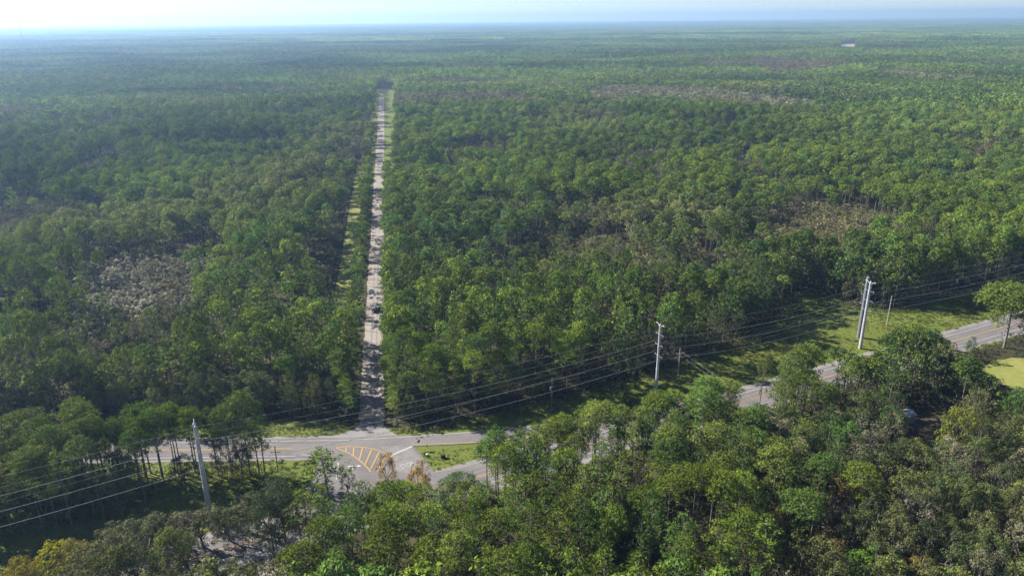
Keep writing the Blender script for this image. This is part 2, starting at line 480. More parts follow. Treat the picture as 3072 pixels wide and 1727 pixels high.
paint('edge_line', [(905, 1365), (940, 1368), (985, 1385), (1005, 1405), (1010, 1440)], 0.2, M['white_paint'])
# two-way turn arrow painted before the stop
ac = Vector(at(1062, 1400)); ac.z = 0.22
ad = Vector((1, 0.05)).normalized(); an = Vector((-ad.y, ad.x))
arrow = [(-1.7, 0.0), (-0.9, 0.75), (-0.9, 0.25), (-0.1, 0.12), (0.9, 0.3), (0.9, 0.75), (1.9, 0.05), (0.9, -0.6), (0.9, -0.12), (0.3, -0.28), (0.05, -1.3), (-0.35, -1.3), (-0.3, -0.25), (-0.9, -0.2), (-0.9, -0.7)]
sheet('turn_arrow', [(ac.x + ad.x * u + an.x * v, ac.y + ad.y * u + an.y * v) for u, v in arrow], 0.22, M['white_paint'], jn)
ac = Vector(at(1018, 1398))
sheet('turn_arrow', [(ac.x + u, ac.y + v) for u, v in [(-0.9, 1.4), (-0.5, 1.4), (0.2, 0), (0.6, 0), (0.3, -1.0), (-0.6, 0.1), (-0.25, 0.1)]], 0.22, M['white_paint'], jn)
def word(name, text, loc, rot, size, mat, parent=None, sx=1.0, sy=1.0):
    c = bpy.data.curves.new(name, 'FONT')
    c.body = text; c.size = size; c.align_x = 'CENTER'; c.align_y = 'CENTER'
    c.fill_mode = 'FRONT'
    c.materials.append(mat)
    o = bpy.data.objects.new(name, c); COL.objects.link(o)
    if parent: o.parent = parent
    o.location = loc; o.rotation_euler = rot; o.scale = (sx, sy, 1)
    return o
lp = at(1222, 1397)
word('stop_legend', 'STOP', (lp[0], lp[1], 0.222), (0, 0, math.radians(28)), 1.5, M['white_paint'], jn, 1.0, 1.9)

# ------------------------------------------------------------------ tree meshes
def limb(V, F, fm, p0, p1, r0, r1, n, mat, sag=0.0, seg=2):
    p0, p1 = np.array(p0, float), np.array(p1, float)
    d = p1 - p0
    a = np.array([0, 0, 1.0]) if abs(d[2]) < 0.8 * np.linalg.norm(d) else np.array([1.0, 0, 0])
    u = np.cross(d, a); u /= np.linalg.norm(u) + 1e-9
    w = np.cross(d, u); w /= np.linalg.norm(w) + 1e-9
    b = sum(len(v) for v in V)
    rows = []
    for i in range(seg + 1):
        t = i / seg
        c = p0 + d * t + np.array([0, 0, -sag * math.sin(math.pi * t)])
        r = r0 + (r1 - r0) * t
        ang = 2 * np.pi * np.arange(n) / n
        rows.append(c + r * (np.cos(ang)[:, None] * u + np.sin(ang)[:, None] * w))
    V.append(np.concatenate(rows))
    q = []
    for i in range(seg):
        for k in range(n):
            k2 = (k + 1) % n
            q.append((b + i * n + k, b + i * n + k2, b + (i + 1) * n + k2, b + (i + 1) * n + k))
    F.append(np.array(q)); fm += [mat] * len(q)
def rand_dirs(rs, n, up=0.0):
    v = rs.normal(size=(n, 3)); v[:, 2] += up
    return v / (np.linalg.norm(v, axis=1)[:, None] + 1e-9)
def blades(rs, P, D, length, width):
    """one slim triangle per point P along direction D"""
    n = len(P)
    s = np.cross(D, rs.normal(size=(n, 3))); s /= np.linalg.norm(s, axis=1)[:, None] + 1e-9
    L = (length * rs.uniform(0.7, 1.3, n))[:, None]; W = (width * rs.uniform(0.7, 1.3, n))[:, None]
    V = np.stack([P - s * W * 0.5, P + s * W * 0.5, P + D * L], 1).reshape(-1, 3)
    return V, np.arange(3 * n).reshape(-1, 3)
def leaves(rs, P, N, size):
    """one diamond leaf spray per point, facing roughly N"""
    n = len(P)
    a = np.cross(N, rs.normal(size=(n, 3))); a /= np.linalg.norm(a, axis=1)[:, None] + 1e-9
    b = np.cross(N, a)
    L = (size * rs.uniform(0.6, 1.4, n))[:, None]
    W = L * rs.uniform(0.45, 0.8, n)[:, None]
    V = np.stack([P - a * L * 0.5, P + b * W * 0.5, P + a * L * 0.5, P - b * W * 0.5], 1).reshape(-1, 3)
    return V, np.arange(4 * n).reshape(-1, 4)

def clump_cloud(rs, centers, sizes, flat, per, up):
    """points with outward directions spread over flattened clumps"""
    Ps, Ds, C = [], [], []
    for ci, (c, s) in enumerate(zip(centers, sizes)):
        k = max(3, int(per * s * s))
        d = rand_dirs(rs, k, up)
        rad = s * rs.uniform(0.7, 1.0, k)[:, None]
        P = c + d * rad * np.array([1, 1, flat])
        Ps.append(P); Ds.append(d); C.append(np.full(k, rs.uniform(0.78, 1.22)))
    return np.concatenate(Ps), np.concatenate(Ds), np.concatenate(C)

def pine(seed, H=20.0, base=0.48, rad=3.0, nclump=62, per=16, nb=0.7, bl=0.5, dome=1.0, trunk_r=0.2, limbs=True, rzf=1.1):
    rs = np.random.RandomState(seed)
    TV, TF, tfm = [], [], []
    bend = rs.uniform(-0.5, 0.5, 2)
    def axis(z):
        t = z / H
        return np.array([bend[0] * t * t, bend[1] * t * t, z])
    zs = np.linspace(-0.3, H * 0.97, 6)
    for i in range(5):
        limb(TV, TF, tfm, axis(zs[i]), axis(zs[i + 1]), trunk_r * (1 - 0.16 * i), trunk_r * (1 - 0.16 * (i + 1)), 7, 0, seg=1)
    cen, siz = [], []
    ang = rs.uniform(0, 6.28)
    lob = rs.uniform(0, 6.28, 3)
    rz = min(rad * rzf, H * (1 - base) * 0.6)
    zc = H - rz
    for i in range(nclump):
        if dome and i < nclump * 0.74:                      # rounded cap of the crown
            q = (i + 0.5) / (nclump * 0.74)
            dz_ = 1.0 - 1.25 * q
            ang += 2.399 + rs.uniform(-0.35, 0.35)
            k = math.sqrt(max(0.0, 1 - dz_ * dz_))
            m_ = rs.uniform(0.78, 1.0) * (1 + 0.16 * math.sin(2 * ang + lob[0]) + 0.12 * math.sin(3 * ang + lob[1]))
            z = zc + rz * dz_ * rs.uniform(0.82, 1.0)
            rr = rad * k * m_
            s = rs.uniform(0.75, 1.15) * 0.30 * rad
        else:                                               # looser tiers below, or the whole of a tapering crown
            t = rs.uniform(0, 1) ** 0.9
            if dome:
                z = H * base + (zc - H * base) * t
                rr = rad * rs.uniform(0.3, 0.95) * (0.55 + 0.4 * t)
            else:
                z = H * (base + (1 - base) * t) - 0.3
                prof = (math.sin(math.pi * (0.10 + 0.86 * t) ** 0.6)) ** 0.75
                rr = rad * prof * rs.uniform(0.5, 1.05)
            ang += 2.399 + rs.uniform(-0.4, 0.4)
            rr *= 1 + 0.22 * math.sin(2 * ang + lob[0]) + 0.15 * math.sin(3 * ang + lob[1])
            s = rs.uniform(0.55, 1.0) * (0.8 if dome else 0.62 + 0.5 * (1 - t)) * rad / 3.2
        c = axis(z) + np.array([math.cos(ang) * rr, math.sin(ang) * rr, 0])
        cen.append(c); siz.append(s)
        if limbs and rs.rand() < 0.5:
            z0 = max(H * base * 0.9, z - rr * rs.uniform(0.25, 0.7))
            limb(TV, TF, tfm, axis(z0), c, 0.055, 0.015, 3, 0, sag=0.15)
    # a few dead stubs below the crown
    if limbs:
        for _ in range(5):
            z = H * rs.uniform(base * 0.6, base); a = rs.uniform(0, 6.28); l = rs.uniform(0.6, 1.8)
            limb(TV, TF, tfm, axis(z), axis(z + 0.2) + np.array([math.cos(a) * l, math.sin(a) * l, 0]), 0.035, 0.01, 3, 0, seg=1)
    P, D, C = clump_cloud(rs, cen, siz, 0.66, per, 0.45)
    N = D * np.array([1, 1, 1.3]) + rs.normal(size=D.shape) * 0.34; N /= np.linalg.norm(N, axis=1)[:, None]
    V1, F1 = leaves(rs, P, N, bl)
    v1 = np.repeat(C * rs.uniform(0.85, 1.15, len(C)), 4)
    k = np.nonzero(rs.rand(len(P)) < nb)[0] if nb <= 1 else np.repeat(np.arange(len(P)), int(nb))
    P2, D2 = P[k], D[k] + rs.normal(size=(len(k), 3)) * 0.5
    D2 /= np.linalg.norm(D2, axis=1)[:, None]
    V2, F2 = blades(rs, P2, D2, bl * 1.35, bl * 0.3)
    v2 = np.repeat(C[k] * rs.uniform(0.85, 1.15, len(k)), 3)
    return (np.concatenate(TV), TF), (np.concatenate([V1, V2]), [F1, F2 + len(V1)], np.concatenate([v1, v2]))

def broad(seed, H=13.0, base=0.22, rad=5.0, nclump=70, per=34, leaf=0.42, twiggy=0.0, flat=0.75, trunk_r=0.32, limbs=True, thin=0.0):
    rs = np.random.RandomState(seed)
    TV, TF, tfm = [], [], []
    fork = H * (base + 0.08)
    lean = rs.uniform(-0.6, 0.6, 2)
    fp = np.array([lean[0], lean[1], fork])
    limb(TV, TF, tfm, (0, 0, -0.3), fp, trunk_r, trunk_r * 0.72, 8, 0, seg=2)
    cc = np.array([lean[0] * 1.5, lean[1] * 1.5, H * (base + (1 - base) * 0.45)])
    nm = 6
    mains = []
    for k in range(nm):
        a = 6.28 * k / nm + rs.uniform(-0.4, 0.4)
        e = cc + np.array([math.cos(a) * rad * 0.5, math.sin(a) * rad * 0.5, rs.uniform(-0.05, 0.25) * H])
        mains.append(e)
        limb(TV, TF, tfm, fp, e, trunk_r * 0.5, trunk_r * 0.2, 5, 0, sag=-0.3)
    cen, siz = [], []
    lob = rs.uniform(0, 6.28, 3)
    for i in range(nclump):
        d = rand_dirs(rs, 1, 0.35)[0]
        a = math.atan2(d[1], d[0])
        q = rs.uniform(0.55, 1.0) ** 0.6 * (1 + 0.2 * math.sin(2 * a + lob[0]) + 0.14 * math.sin(3 * a + lob[1]))
        hz = H * (1 - base) * 0.55
        c = cc + d * np.array([rad * q, rad * q, hz * min(q, 1.0)])
        c[2] = max(c[2], H * base * 0.8)
        cen.append(c); siz.append(rs.uniform(0.6, 1.15) * rad / 5.0 * 1.15)
        if limbs and rs.rand() < 0.55 + 0.4 * twiggy:
            j = int(np.argmin([np.linalg.norm(c - mm) for mm in mains]))
            limb(TV, TF, tfm, mains[j], c, 0.07, 0.015, 3, 0, sag=0.1)
        if twiggy and rs.rand() < twiggy:
            for _ in range(5):
                limb(TV, TF, tfm, c, c + rand_dirs(rs, 1, 0.7)[0] * rs.uniform(0.6, 1.3), 0.03, 0.008, 3, 0, seg=1)
    P, D, C = clump_cloud(rs, cen, siz, flat, per, 0.35)
    D = D * np.array([1, 1, 1.3]) + rs.normal(size=D.shape) * 0.34; D /= np.linalg.norm(D, axis=1)[:, None]
    V, F = leaves(rs, P, D, leaf)
    vc = np.repeat(C * rs.uniform(0.82, 1.18, len(C)), 4)
    return (np.concatenate(TV), TF), (V, [F], vc)

def tree_meshes(name, parts, bark, leafm):
    (tv, tf), (lv, lf, vc) = parts
    a = mesh_np(name + '_trunk', tv, tf, [bark], smooth=True, vcol=np.ones(len(tv)))
    b = mesh_np(name + '_crown', lv, lf, [leafm], vcol=vc)
    return a, b
def joined(name, parts, bark, leafm):
    (tv, tf), (lv, lf, vc) = parts
    F = tf + [f + len(tv) for f in lf]
    nt_ = sum(len(f) for f in tf)
    fm = np.concatenate([np.zeros(nt_, int), np.ones(sum(len(f) for f in lf), int)])
    return mesh_np(name, np.concatenate([tv, lv]), F, [bark, leafm], fm, vcol=np.concatenate([np.ones(len(tv)), vc]))

PINE_SPECS = [(20, .52, 3.0, 54, 1), (20, .46, 3.3, 60, 1), (20, .60, 2.9, 48, 1), (20, .48, 2.9, 62, 0), (20, .36, 2.9, 72, 0), (20, .60, 3.5, 50, 1), (20, .54, 3.6, 56, 1)]
PINE_HI = [tree_meshes('pine_%d' % i, pine(100 + i, h, b, r, n, 26, 2, 0.42, d), M['bark'], M['needle']) for i, (h, b, r, n, d) in enumerate(PINE_SPECS)]
PINE_HI.append(tree_meshes('pine_7', pine(131, 20, .36, 7.6, 120, 12, 0.8, 0.6, 1, trunk_r=0.42, rzf=0.62), M['bark'], M['needle']))
OAK_SPECS = [(13, .22, 5.0, 80), (13, .18, 4.6, 76), (13, .26, 5.4, 84), (13, .15, 4.2, 70), (13, .30, 4.8, 66)]
OAK_HI = [tree_meshes('oak_%d' % i, broad(200 + i, h, b, r, n, 46, 0.36), M['oak_bark'], M['leaf']) for i, (h, b, r, n) in enumerate(OAK_SPECS)]
SPARSE = [tree_meshes('sparse_%d' % i, broad(240 + i, 13, .2, 4.8, 64, 17, 0.34, twiggy=0.8), M['oak_bark'], M['leaf']) for i in range(3)]
OAK_HI += SPARSE

def proto_coll(name, meshes):
    c = bpy.data.collections.new(name)
    for i, me in enumerate(meshes):
        o = bpy.data.objects.new('%s_%02d' % (name, i), me)
        c.objects.link(o)
    return c
MID = proto_coll('mid_pine', [joined('mid_pine_%d' % i, pine(100 + i, h, b, r, int(n * .8), 17, 0.5, 0.72, d), M['bark'], M['needle']) for i, (h, b, r, n, d) in enumerate(PINE_SPECS)])
LOW = proto_coll('low_pine', [joined('low_pine_%d' % i, pine(300 + i, h, b, r, 22, 5, 0.2, 1.5, d, limbs=False), M['bark'], M['needle']) for i, (h, b, r, n, d) in enumerate(PINE_SPECS)])
MIDO = proto_coll('mid_oak', [joined('mid_oak_%d' % i, broad(200 + i, h, b, r, int(n * .8), 30, 0.5), M['oak_bark'], M['leaf']) for i, (h, b, r, n) in enumerate(OAK_SPECS)])
SCRUB = proto_coll('scrub', [joined('scrub_%d' % i, broad(260 + i, 7.0, .12, 2.3, 22, 150, 0.36, twiggy=0.4, trunk_r=0.10), M['oak_bark'], M['leaf']) for i in range(4)])
BUSH = proto_coll('bush', [joined('bush_%d' % i, broad(280 + i, 2.2, .05, 1.25, 14, 150, 0.26, trunk_r=0.05, limbs=False), M['oak_bark'], M['leaf']) for i in range(3)])
def tuft(seed):
    rs = np.random.RandomState(seed)
    n = 16
    P = np.concatenate([rs.uniform(-0.35, 0.35, (n, 2)), np.zeros((n, 1))], 1)
    D = rand_dirs(rs, n, 1.3)
    D[:, 2] = np.abs(D[:, 2])
    V, F = blades(rs, P, D, 0.5, 0.10)
    return mesh_np('grass_tuft', V, [F], [M['leaf']], vcol=np.repeat(rs.uniform(.75, 1.25, n), 3))
TUFT = proto_coll('tuft', [tuft(400 + i) for i in range(3)])
def patch(seed, size=90.0, n=190):
    """far canopy: many tree crowns on one plot"""
    rs = np.random.RandomState(seed)
    V, F, vc, b = [], [], [], 0
    for _ in range(n):
        x, y = rs.uniform(-size / 2, size / 2, 2)
        h = rs.uniform(15, 22); r = rs.uniform(2.6, 4.2); v = rs.uniform(0.7, 1.3)
        k = 13
        d = rand_dirs(rs, k, 0.7)
        P = np.array([x, y, h - 3.2]) + d * np.array([r, r, 3.0])
        d = d + rs.normal(size=d.shape) * 0.3; d /= np.linalg.norm(d, axis=1)[:, None]
        lv, lf = leaves(rs, P, d, 3.0)
        V.append(lv); F.append(lf + b); b += len(lv); vc.append(np.full(len(lv), v))
    return mesh_np('far_canopy', np.concatenate(V), [np.concatenate(F)], [M['needle']], vcol=np.concatenate(vc))
PATCHC = proto_coll('canopy_plot', [patch(500 + i) for i in range(4)])

def scatter(name, pts, rot, scl, idx, tint, coll, label, cat, group=None):
    n = len(pts)
    me = bpy.data.meshes.new(name)
    me.vertices.add(n)
    me.vertices.foreach_set('co', np.asarray(pts, np.float32).ravel())
    for nm, ty, data, key in (('rotv', 'FLOAT_VECTOR', np.stack([np.zeros(n), np.zeros(n), rot], 1), 'vector'),
                              ('scl', 'FLOAT_VECTOR', scl, 'vector'), ('tint', 'FLOAT_VECTOR', tint, 'vector'), ('pick', 'INT', idx, 'value')):
        a = me.attributes.new(nm, ty, 'POINT')
        a.data.foreach_set(key, np.asarray(data, np.int32 if ty == 'INT' else np.float32).ravel())
    o = link(name, me)
    tag(o, label, cat, group, 'stuff')
    ng = bpy.data.node_groups.new(name, 'GeometryNodeTree')
    ng.interface.new_socket('Geometry', in_out='INPUT', socket_type='NodeSocketGeometry')
    ng.interface.new_socket('Geometry', in_out='OUTPUT', socket_type='NodeSocketGeometry')
    gi, go = ng.nodes.new('NodeGroupInput'), ng.nodes.new('NodeGroupOutput')
    ip = ng.nodes.new('GeometryNodeInstanceOnPoints')
    ci = ng.nodes.new('GeometryNodeCollectionInfo')
    ci.inputs['Collection'].default_value = coll
    ci.inputs['Separate Children'].default_value = True
    ci.inputs['Reset Children'].default_value = True
    def na(nm, ty):
        k = ng.nodes.new('GeometryNodeInputNamedAttribute'); k.data_type = ty; k.inputs['Name'].default_value = nm
        return k.outputs['Attribute']
    L = ng.links.new
    L(gi.outputs[0], ip.inputs['Points']); L(ci.outputs[0], ip.inputs['Instance'])
    ip.inputs['Pick Instance'].default_value = True
    L(na('pick', 'INT'), ip.inputs['Instance Index'])
    L(na('rotv', 'FLOAT_VECTOR'), ip.inputs['Rotation'])
    L(na('scl', 'FLOAT_VECTOR'), ip.inputs['Scale'])
    L(ip.outputs[0], go.inputs[0])
    md = o.modifiers.new('scatter', 'NODES'); md.node_group = ng
    return o

# ------------------------------------------------------------------ where trees stand
def vnoise(X, Y, scale, seed):
    """smooth value noise in [0,1]"""
    rs = np.random.RandomState(seed)
    T = rs.rand(64, 64)
    x, y = X / scale + 1000.3, Y / scale + 1000.7
    xi, yi = np.floor(x).astype(int), np.floor(y).astype(int)
    fx, fy = x - xi, y - yi
    fx, fy = fx * fx * (3 - 2 * fx), fy * fy * (3 - 2 * fy)
    g = lambda a, b: T[a % 64, b % 64]
    return (g(xi, yi) * (1 - fx) + g(xi + 1, yi) * fx) * (1 - fy) + (g(xi, yi + 1) * (1 - fx) + g(xi + 1, yi + 1) * fx) * fy
def grid(x0, x1, y0, y1, s, jit=0.42):
    xs, ys = np.meshgrid(np.arange(float(x0), x1, s), np.arange(float(y0), y1, s * 0.87))
    xs[1::2] += s / 2
    xs, ys = xs.ravel(), ys.ravel()
    return xs + R.uniform(-jit, jit, len(xs)) * s, ys + R.uniform(-jit, jit, len(ys)) * s
def in_view(X, Y, marg=0.0):
    a = np.degrees(np.arctan2(X, Y))
    return (np.abs(a) < 40 + marg)
PT = np.array([(0.112, 0.182, 0.032), (0.132, 0.194, 0.030), (0.152, 0.202, 0.032), (0.098, 0.164, 0.036), (0.142, 0.184, 0.040), (0.108, 0.150, 0.034)])
OT = np.array([(0.098, 0.128, 0.042), (0.126, 0.138, 0.052), (0.088, 0.116, 0.044), (0.150, 0.172, 0.046), (0.180, 0.172, 0.10)])
def stand(X, Y):
    """stands of older and younger, darker and paler trees"""
    return 0.55 * vnoise(X, Y, 75, 3) + 0.45 * vnoise(X, Y, 260, 4)
def pine_tint(X, Y):
    n = len(X)
    a = stand(X, Y)
    k = np.clip(((a - 0.2) * 5.0 + R.rand(n) * 2.6).astype(int), 0, 5)
    t = PT[k] * R.uniform(0.66, 1.3, (n, 1)) * (0.55 + 0.95 * a)[:, None]
    cool = np.clip((vnoise(X, Y, 150, 8) - 0.55) * 3.5, 0, 1)[:, None]            # bluer, darker stands
    t = t * (1 - cool * np.array([0.30, 0.26, 0.0]))
    pale = np.clip((vnoise(X, Y, 110, 9) - 0.68) * 5, 0, 1)[:, None] * R.uniform(0.2, 1, (n, 1))   # grey-green, yellower trees
    t = t * (1 - pale) + np.array([0.20, 0.215, 0.08]) * pale
    return t * np.array([1.31, 1.29, 1.2])

def blocked(X, Y, road=6.2):
    """open ground: no tree stands here"""
    b = poly_mask(OPEN, X, Y) & ~poly_mask(STRIP, X, Y)
    s, r = road_uv(X, Y)
    wr = np.interp(s, [0, 320, 345, 560, 1000, 1100], [5.4, 5.2, 11, 15, 21, 20])
    wl = np.interp(s, [0, 560, 1000, 1100], [5.2, 6.5, 9, 12])
    b |= (s > -8) & (s < 1085) & (r < wr) & (r > -wl)
    b |= (s > 70) & (s < 430) & (r < -9.5) & (r > -17.5)
    b |= np.abs(pline_dist(MAIN, X, Y)) < 7.6
    for p in (LAWN, YARD, LOT, SPOT1, SPOT2, FARCLR): b |= poly_mask(p, X, Y)
    return b

SKY = [(-400, 1790), (0, 1712), (60, 1690), (110, 1640), (200, 1622), (300, 1630), (380, 1562), (480, 1546), (560, 1542), (640, 1522), (720, 1490), (790, 1425), (850, 1412), (890, 1440), (930, 1420), (1000, 1432), (1060, 1432), (1100, 1425), (1130, 1400), (1180, 1415), (1240, 1420), (1310, 1440), (1360, 1440), (1400, 1436), (1470, 1432), (1490, 1258), (1540, 1252), (1590, 1262), (1640, 1262), (1700, 1235), (1800, 1190), (1870, 1215), (1950, 1184), (2000, 1165), (2060, 1165), (2100, 1135), (2150, 1120), (2190, 1150), (2215, 1200), (2310, 1200), (2325, 1060), (2400, 1025), (2480, 1028), (2560, 1062), (2620, 1040), (2680, 968), (2740, 955), (2800, 1005), (2830, 1060), (2900, 1068), (2960, 1150), (3072, 1165), (3400, 1180)]
SKYX, SKYY = np.array([a for a, b in SKY], float), np.array([b for a, b in SKY], float)
WIN = [(2955, 3200, 1150), (2700, 2890, 1318), (2205, 2305, 1202), (2448, 2486, 1136), (645, 790, 1672), (1000, 1310, 1432)]
STRIPSKY = ([-400, 0, 100, 300, 520, 640, 760, 800, 820], [1235, 1235, 1190, 1182, 1172, 1192, 1185, 1290, 1330])
def limit_height(x, y, h, strip_):
    u, v = pix(x, y, 0)
    if strip_:
        top = np.interp(u, *STRIPSKY) + random.uniform(0, 45)
    else:
        if -140 > x: return h
        top = np.interp(u, SKYX, SKYY) + random.uniform(0, 26)
        for a, b, yb in WIN:
            if a - 10 < u < b + 10 and v > yb: top = max(top, yb + random.uniform(4, 30))
    if pix(x, y, h)[1] >= top: return h
    lo, hi = 0.0, h
    for _ in range(16):
        m = (lo + hi) / 2
        if pix(x, y, m)[1] > top: lo = m
        else: hi = m
    return lo

RX, RY = [q[0] for q in RAMP], [q[1] for q in RAMP]
def edge_cap(x, y, h):
    if -52 < x < 45 and y < 212:
        return max(3.5, min(h, 1.75 * (y - np.interp(x, RX, RY) - 2.2)))
    return h
TREES = []      # dict(kind, x, y, h, w, rot, var, tint, where)
def add(kind, x, y, h, w, tint, var=None, where='', note=None):
    if where == 'north': h = edge_cap(x, y, h)
    TREES.append(dict(kind=kind, x=float(x), y=float(y), h=float(h), w=float(w), rot=R.uniform(0, 6.28), tint=tuple(float(t) for t in tint), var=var, where=where, note=note))
HERO = [  # kind, pixel of the foot, row of the top, width factor, colour, shape, note
    ('pine', 3012, 1042, 862, 1.15, (0.11, 0.145, 0.026), 7, 'spreading lone pine standing beside the highway at the right edge'),
    ('pine', 985, 1496, 1338, 1.6, (0.085, 0.125, 0.022), 4, 'pine standing in front of the junction left of the painted arrow'),
    ('pine', 1462, 1470, 1330, 0.9, (0.036, 0.066, 0.022), 2, 'slim dark pine standing alone at the right end of the grass island'),
    ('pine', 1372, 1500, 1432, 1.0, (0.040, 0.07, 0.022), 6, 'dark pine in front of the lower corner of the grass island'),
    ('pine', 796, 1424, 1196, 0.95, (0.075, 0.115, 0.024), 4, 'full-crowned pine at the right end of the roadside strip'),
    ('pine', 752, 1428, 1180, 1.05, (0.085, 0.12, 0.026), 1, 'tall pine second from the right end of the roadside strip'),
    ('pine', 700, 1430, 1205, 0.9, (0.07, 0.10, 0.024), 3, 'pine between the left steel pole and the end of the strip'),
    ('oak', 728, 1432, 1330, 0.5, (0.055, 0.066, 0.03), 2, 'low dark tree under the pines at the end of the strip'),
    ('oak', 668, 1434, 1320, 0.45, (0.055, 0.066, 0.03), 1, 'low dark tree just right of the left steel pole'),
    ('oak', 1045, 1478, 1412, 0.5, (0.045, 0.062, 0.028), 3, 'low dark tree below the painted arrows at the junction'),
    ('oak', 1160, 1475, 1362, 0.62, (0.30, 0.20, 0.085), 1, 'sparse tan and orange tree beside the hatched paint'),
    ('oak', 1258, 1555, 1390, 0.6, (0.34, 0.21, 0.02), 4, 'slim yellow-orange tree below the painted word on the road'),
    ('oak', 1195, 1520, 1440, 0.5, (0.09, 0.085, 0.04), 0, 'low olive tree between the orange tree and the yellow-orange tree'),
    ('oak', 2278, 1216, 1054, 0.42, (0.10, 0.115, 0.028), 4, 'slim tree with a small round crown rising in front of the highway'),
    ('pine', 2905, 1078, 1008, 0.75, (0.032, 0.062, 0.022), 4, 'dark conical evergreen beside the highway near the lone pine'),
    ('oak', 170, 1750, 1628, 0.78, (0.29, 0.28, 0.02), 1, 'bright yellow tree in the lower left corner'),
    ('oak', 262, 1752, 1624, 0.62, (0.22, 0.20, 0.06), 2, 'tawny yellow tree next to the bright yellow one'),
    ('oak', 40, 1800, 1718, 0.6, (0.24, 0.17, 0.05), 3, 'low tawny tree at the extreme lower left'),
    ('oak', 822, 1676, 1500, 0.72, (0.050, 0.066, 0.030), 4, 'oak on bare trunk, left of three beside the sandy lot'),
    ('oak', 836, 1682, 1470, 0.66, (0.055, 0.070, 0.030), 2, 'oak on bare trunk, middle of three beside the sandy lot'),
    ('oak', 866, 1668, 1425, 0.72, (0.060, 0.075, 0.034), 4, 'oak on bare trunk, right of three beside the sandy lot'),
    ('oak', 612, 1640, 1528, 0.95, (0.085, 0.082, 0.045), 0, 'brownish oak hiding the foot of the left steel pole'),
    ('oak', 745, 1600, 1492, 0.85, (0.072, 0.078, 0.036), 2, 'olive oak right of the left steel pole'),
    ('oak', 690, 1622, 1520, 0.7, (0.060, 0.070, 0.032), 1, 'dark oak overhanging the highway near the left steel pole'),
    ('oak', 820, 1545, 1440, 0.7, (0.055, 0.066, 0.032), 3, 'dark oak at the left foot of the junction'),
    ('oak', 470, 1712, 1560, 0.9, (0.070, 0.080, 0.036), 0, 'olive oak in the lower left with the pale road behind'),
    ('oak', 575, 1725, 1590, 0.62, (0.075, 0.105, 0.025), 3, 'bright green tree left of the sandy lot'),
    ('oak', 380, 1715, 1572, 0.85, (0.085, 0.088, 0.045), 2, 'grey-green oak right of the tawny yellow tree'),
    ('oak', 330, 1722, 1632, 0.7, (0.085, 0.088, 0.045), 1, 'olive oak left of the pale road gap, upper of the lower left group'),
    ('oak', 404, 1694, 1578, 0.75, (0.075, 0.085, 0.040), 0, 'grey-green oak between the tawny tree and the left steel pole'),
    ('oak', 482, 1664, 1552, 0.75, (0.080, 0.082, 0.044), 3, 'brownish round oak left of the left steel pole foot'),
    ('oak', 545, 1646, 1548, 0.7, (0.090, 0.090, 0.050), 1, 'grey oak just left of the left steel pole foot'),
    ('oak', 300, 1812, 1650, 0.85, (0.085, 0.092, 0.04), 2, 'olive oak below the tawny tree at the bottom edge'),
    ('oak', 430, 1800, 1622, 0.85, (0.078, 0.088, 0.038), 0, 'wide olive oak at the bottom edge in the lower left'),
    ('oak', 525, 1812, 1660, 0.7, (0.085, 0.11, 0.03), 3, 'green oak at the bottom edge left of the sandy lot'),
    ('oak', 110, 1840, 1690, 0.8, (0.20, 0.17, 0.03), 2, 'yellow-green tree below the bright yellow tree'),
    ('oak', 2590, 1800, 1650, 0.95, (0.085, 0.155, 0.022), 1, 'big vivid green broadleaf tree at the bottom edge'),
    ('oak', 2740, 1800, 1680, 0.6, (0.19, 0.15, 0.035), 0, 'yellowing tree beside the vivid green tree at the bottom edge'),
    ('oak', 2935, 1525, 1400, 0.62, (0.27, 0.225, 0.12), 5, 'pale tan tree in the lower right'),
    ('oak', 2830, 1480, 1420, 0.5, (0.075, 0.175, 0.035), 3, 'small vivid green tree left of the pale tan tree'),
    ('oak', 2500, 1650, 1510, 0.95, (0.175, 0.155, 0.11), 6, 'grey mossy tree, left of the grey pair in the lower right'),
    ('oak', 2740, 1680, 1520, 1.05, (0.165, 0.15, 0.105), 7, 'grey mossy tree, right of the grey pair in the lower right'),
    ('oak', 2640, 1740, 1600, 0.9, (0.15, 0.14, 0.095), 5, 'grey mossy tree below the grey pair in the lower right'),
    ('oak', 2680, 1312, 1222, 0.55, (0.085, 0.105, 0.04), 1, 'olive tree partly hiding the pale shed'),
    ('oak', 2860, 1400, 1220, 0.8, (0.15, 0.165, 0.03), 2, 'yellow-green tree beside the dirt yard'),
    ('oak', 2950, 1420, 1290, 0.9, (0.14, 0.135, 0.06), 7, 'pale olive tree right of the dirt yard'),
    ('oak', 2760, 1400, 1345, 0.45, (0.24, 0.17, 0.045), 6, 'small rusty yellow tree in front of the dirt yard'),
]
for k, px_, py_, ty, w, t, var, note in HERO:
    x, y, _ = at(px_, py_)
    add(k, x, y, height_to(px_, py_, ty), w, tuple(c * (1.6 if max(t) < 0.13 else 1.2) for c in t), var, 'hero', note)

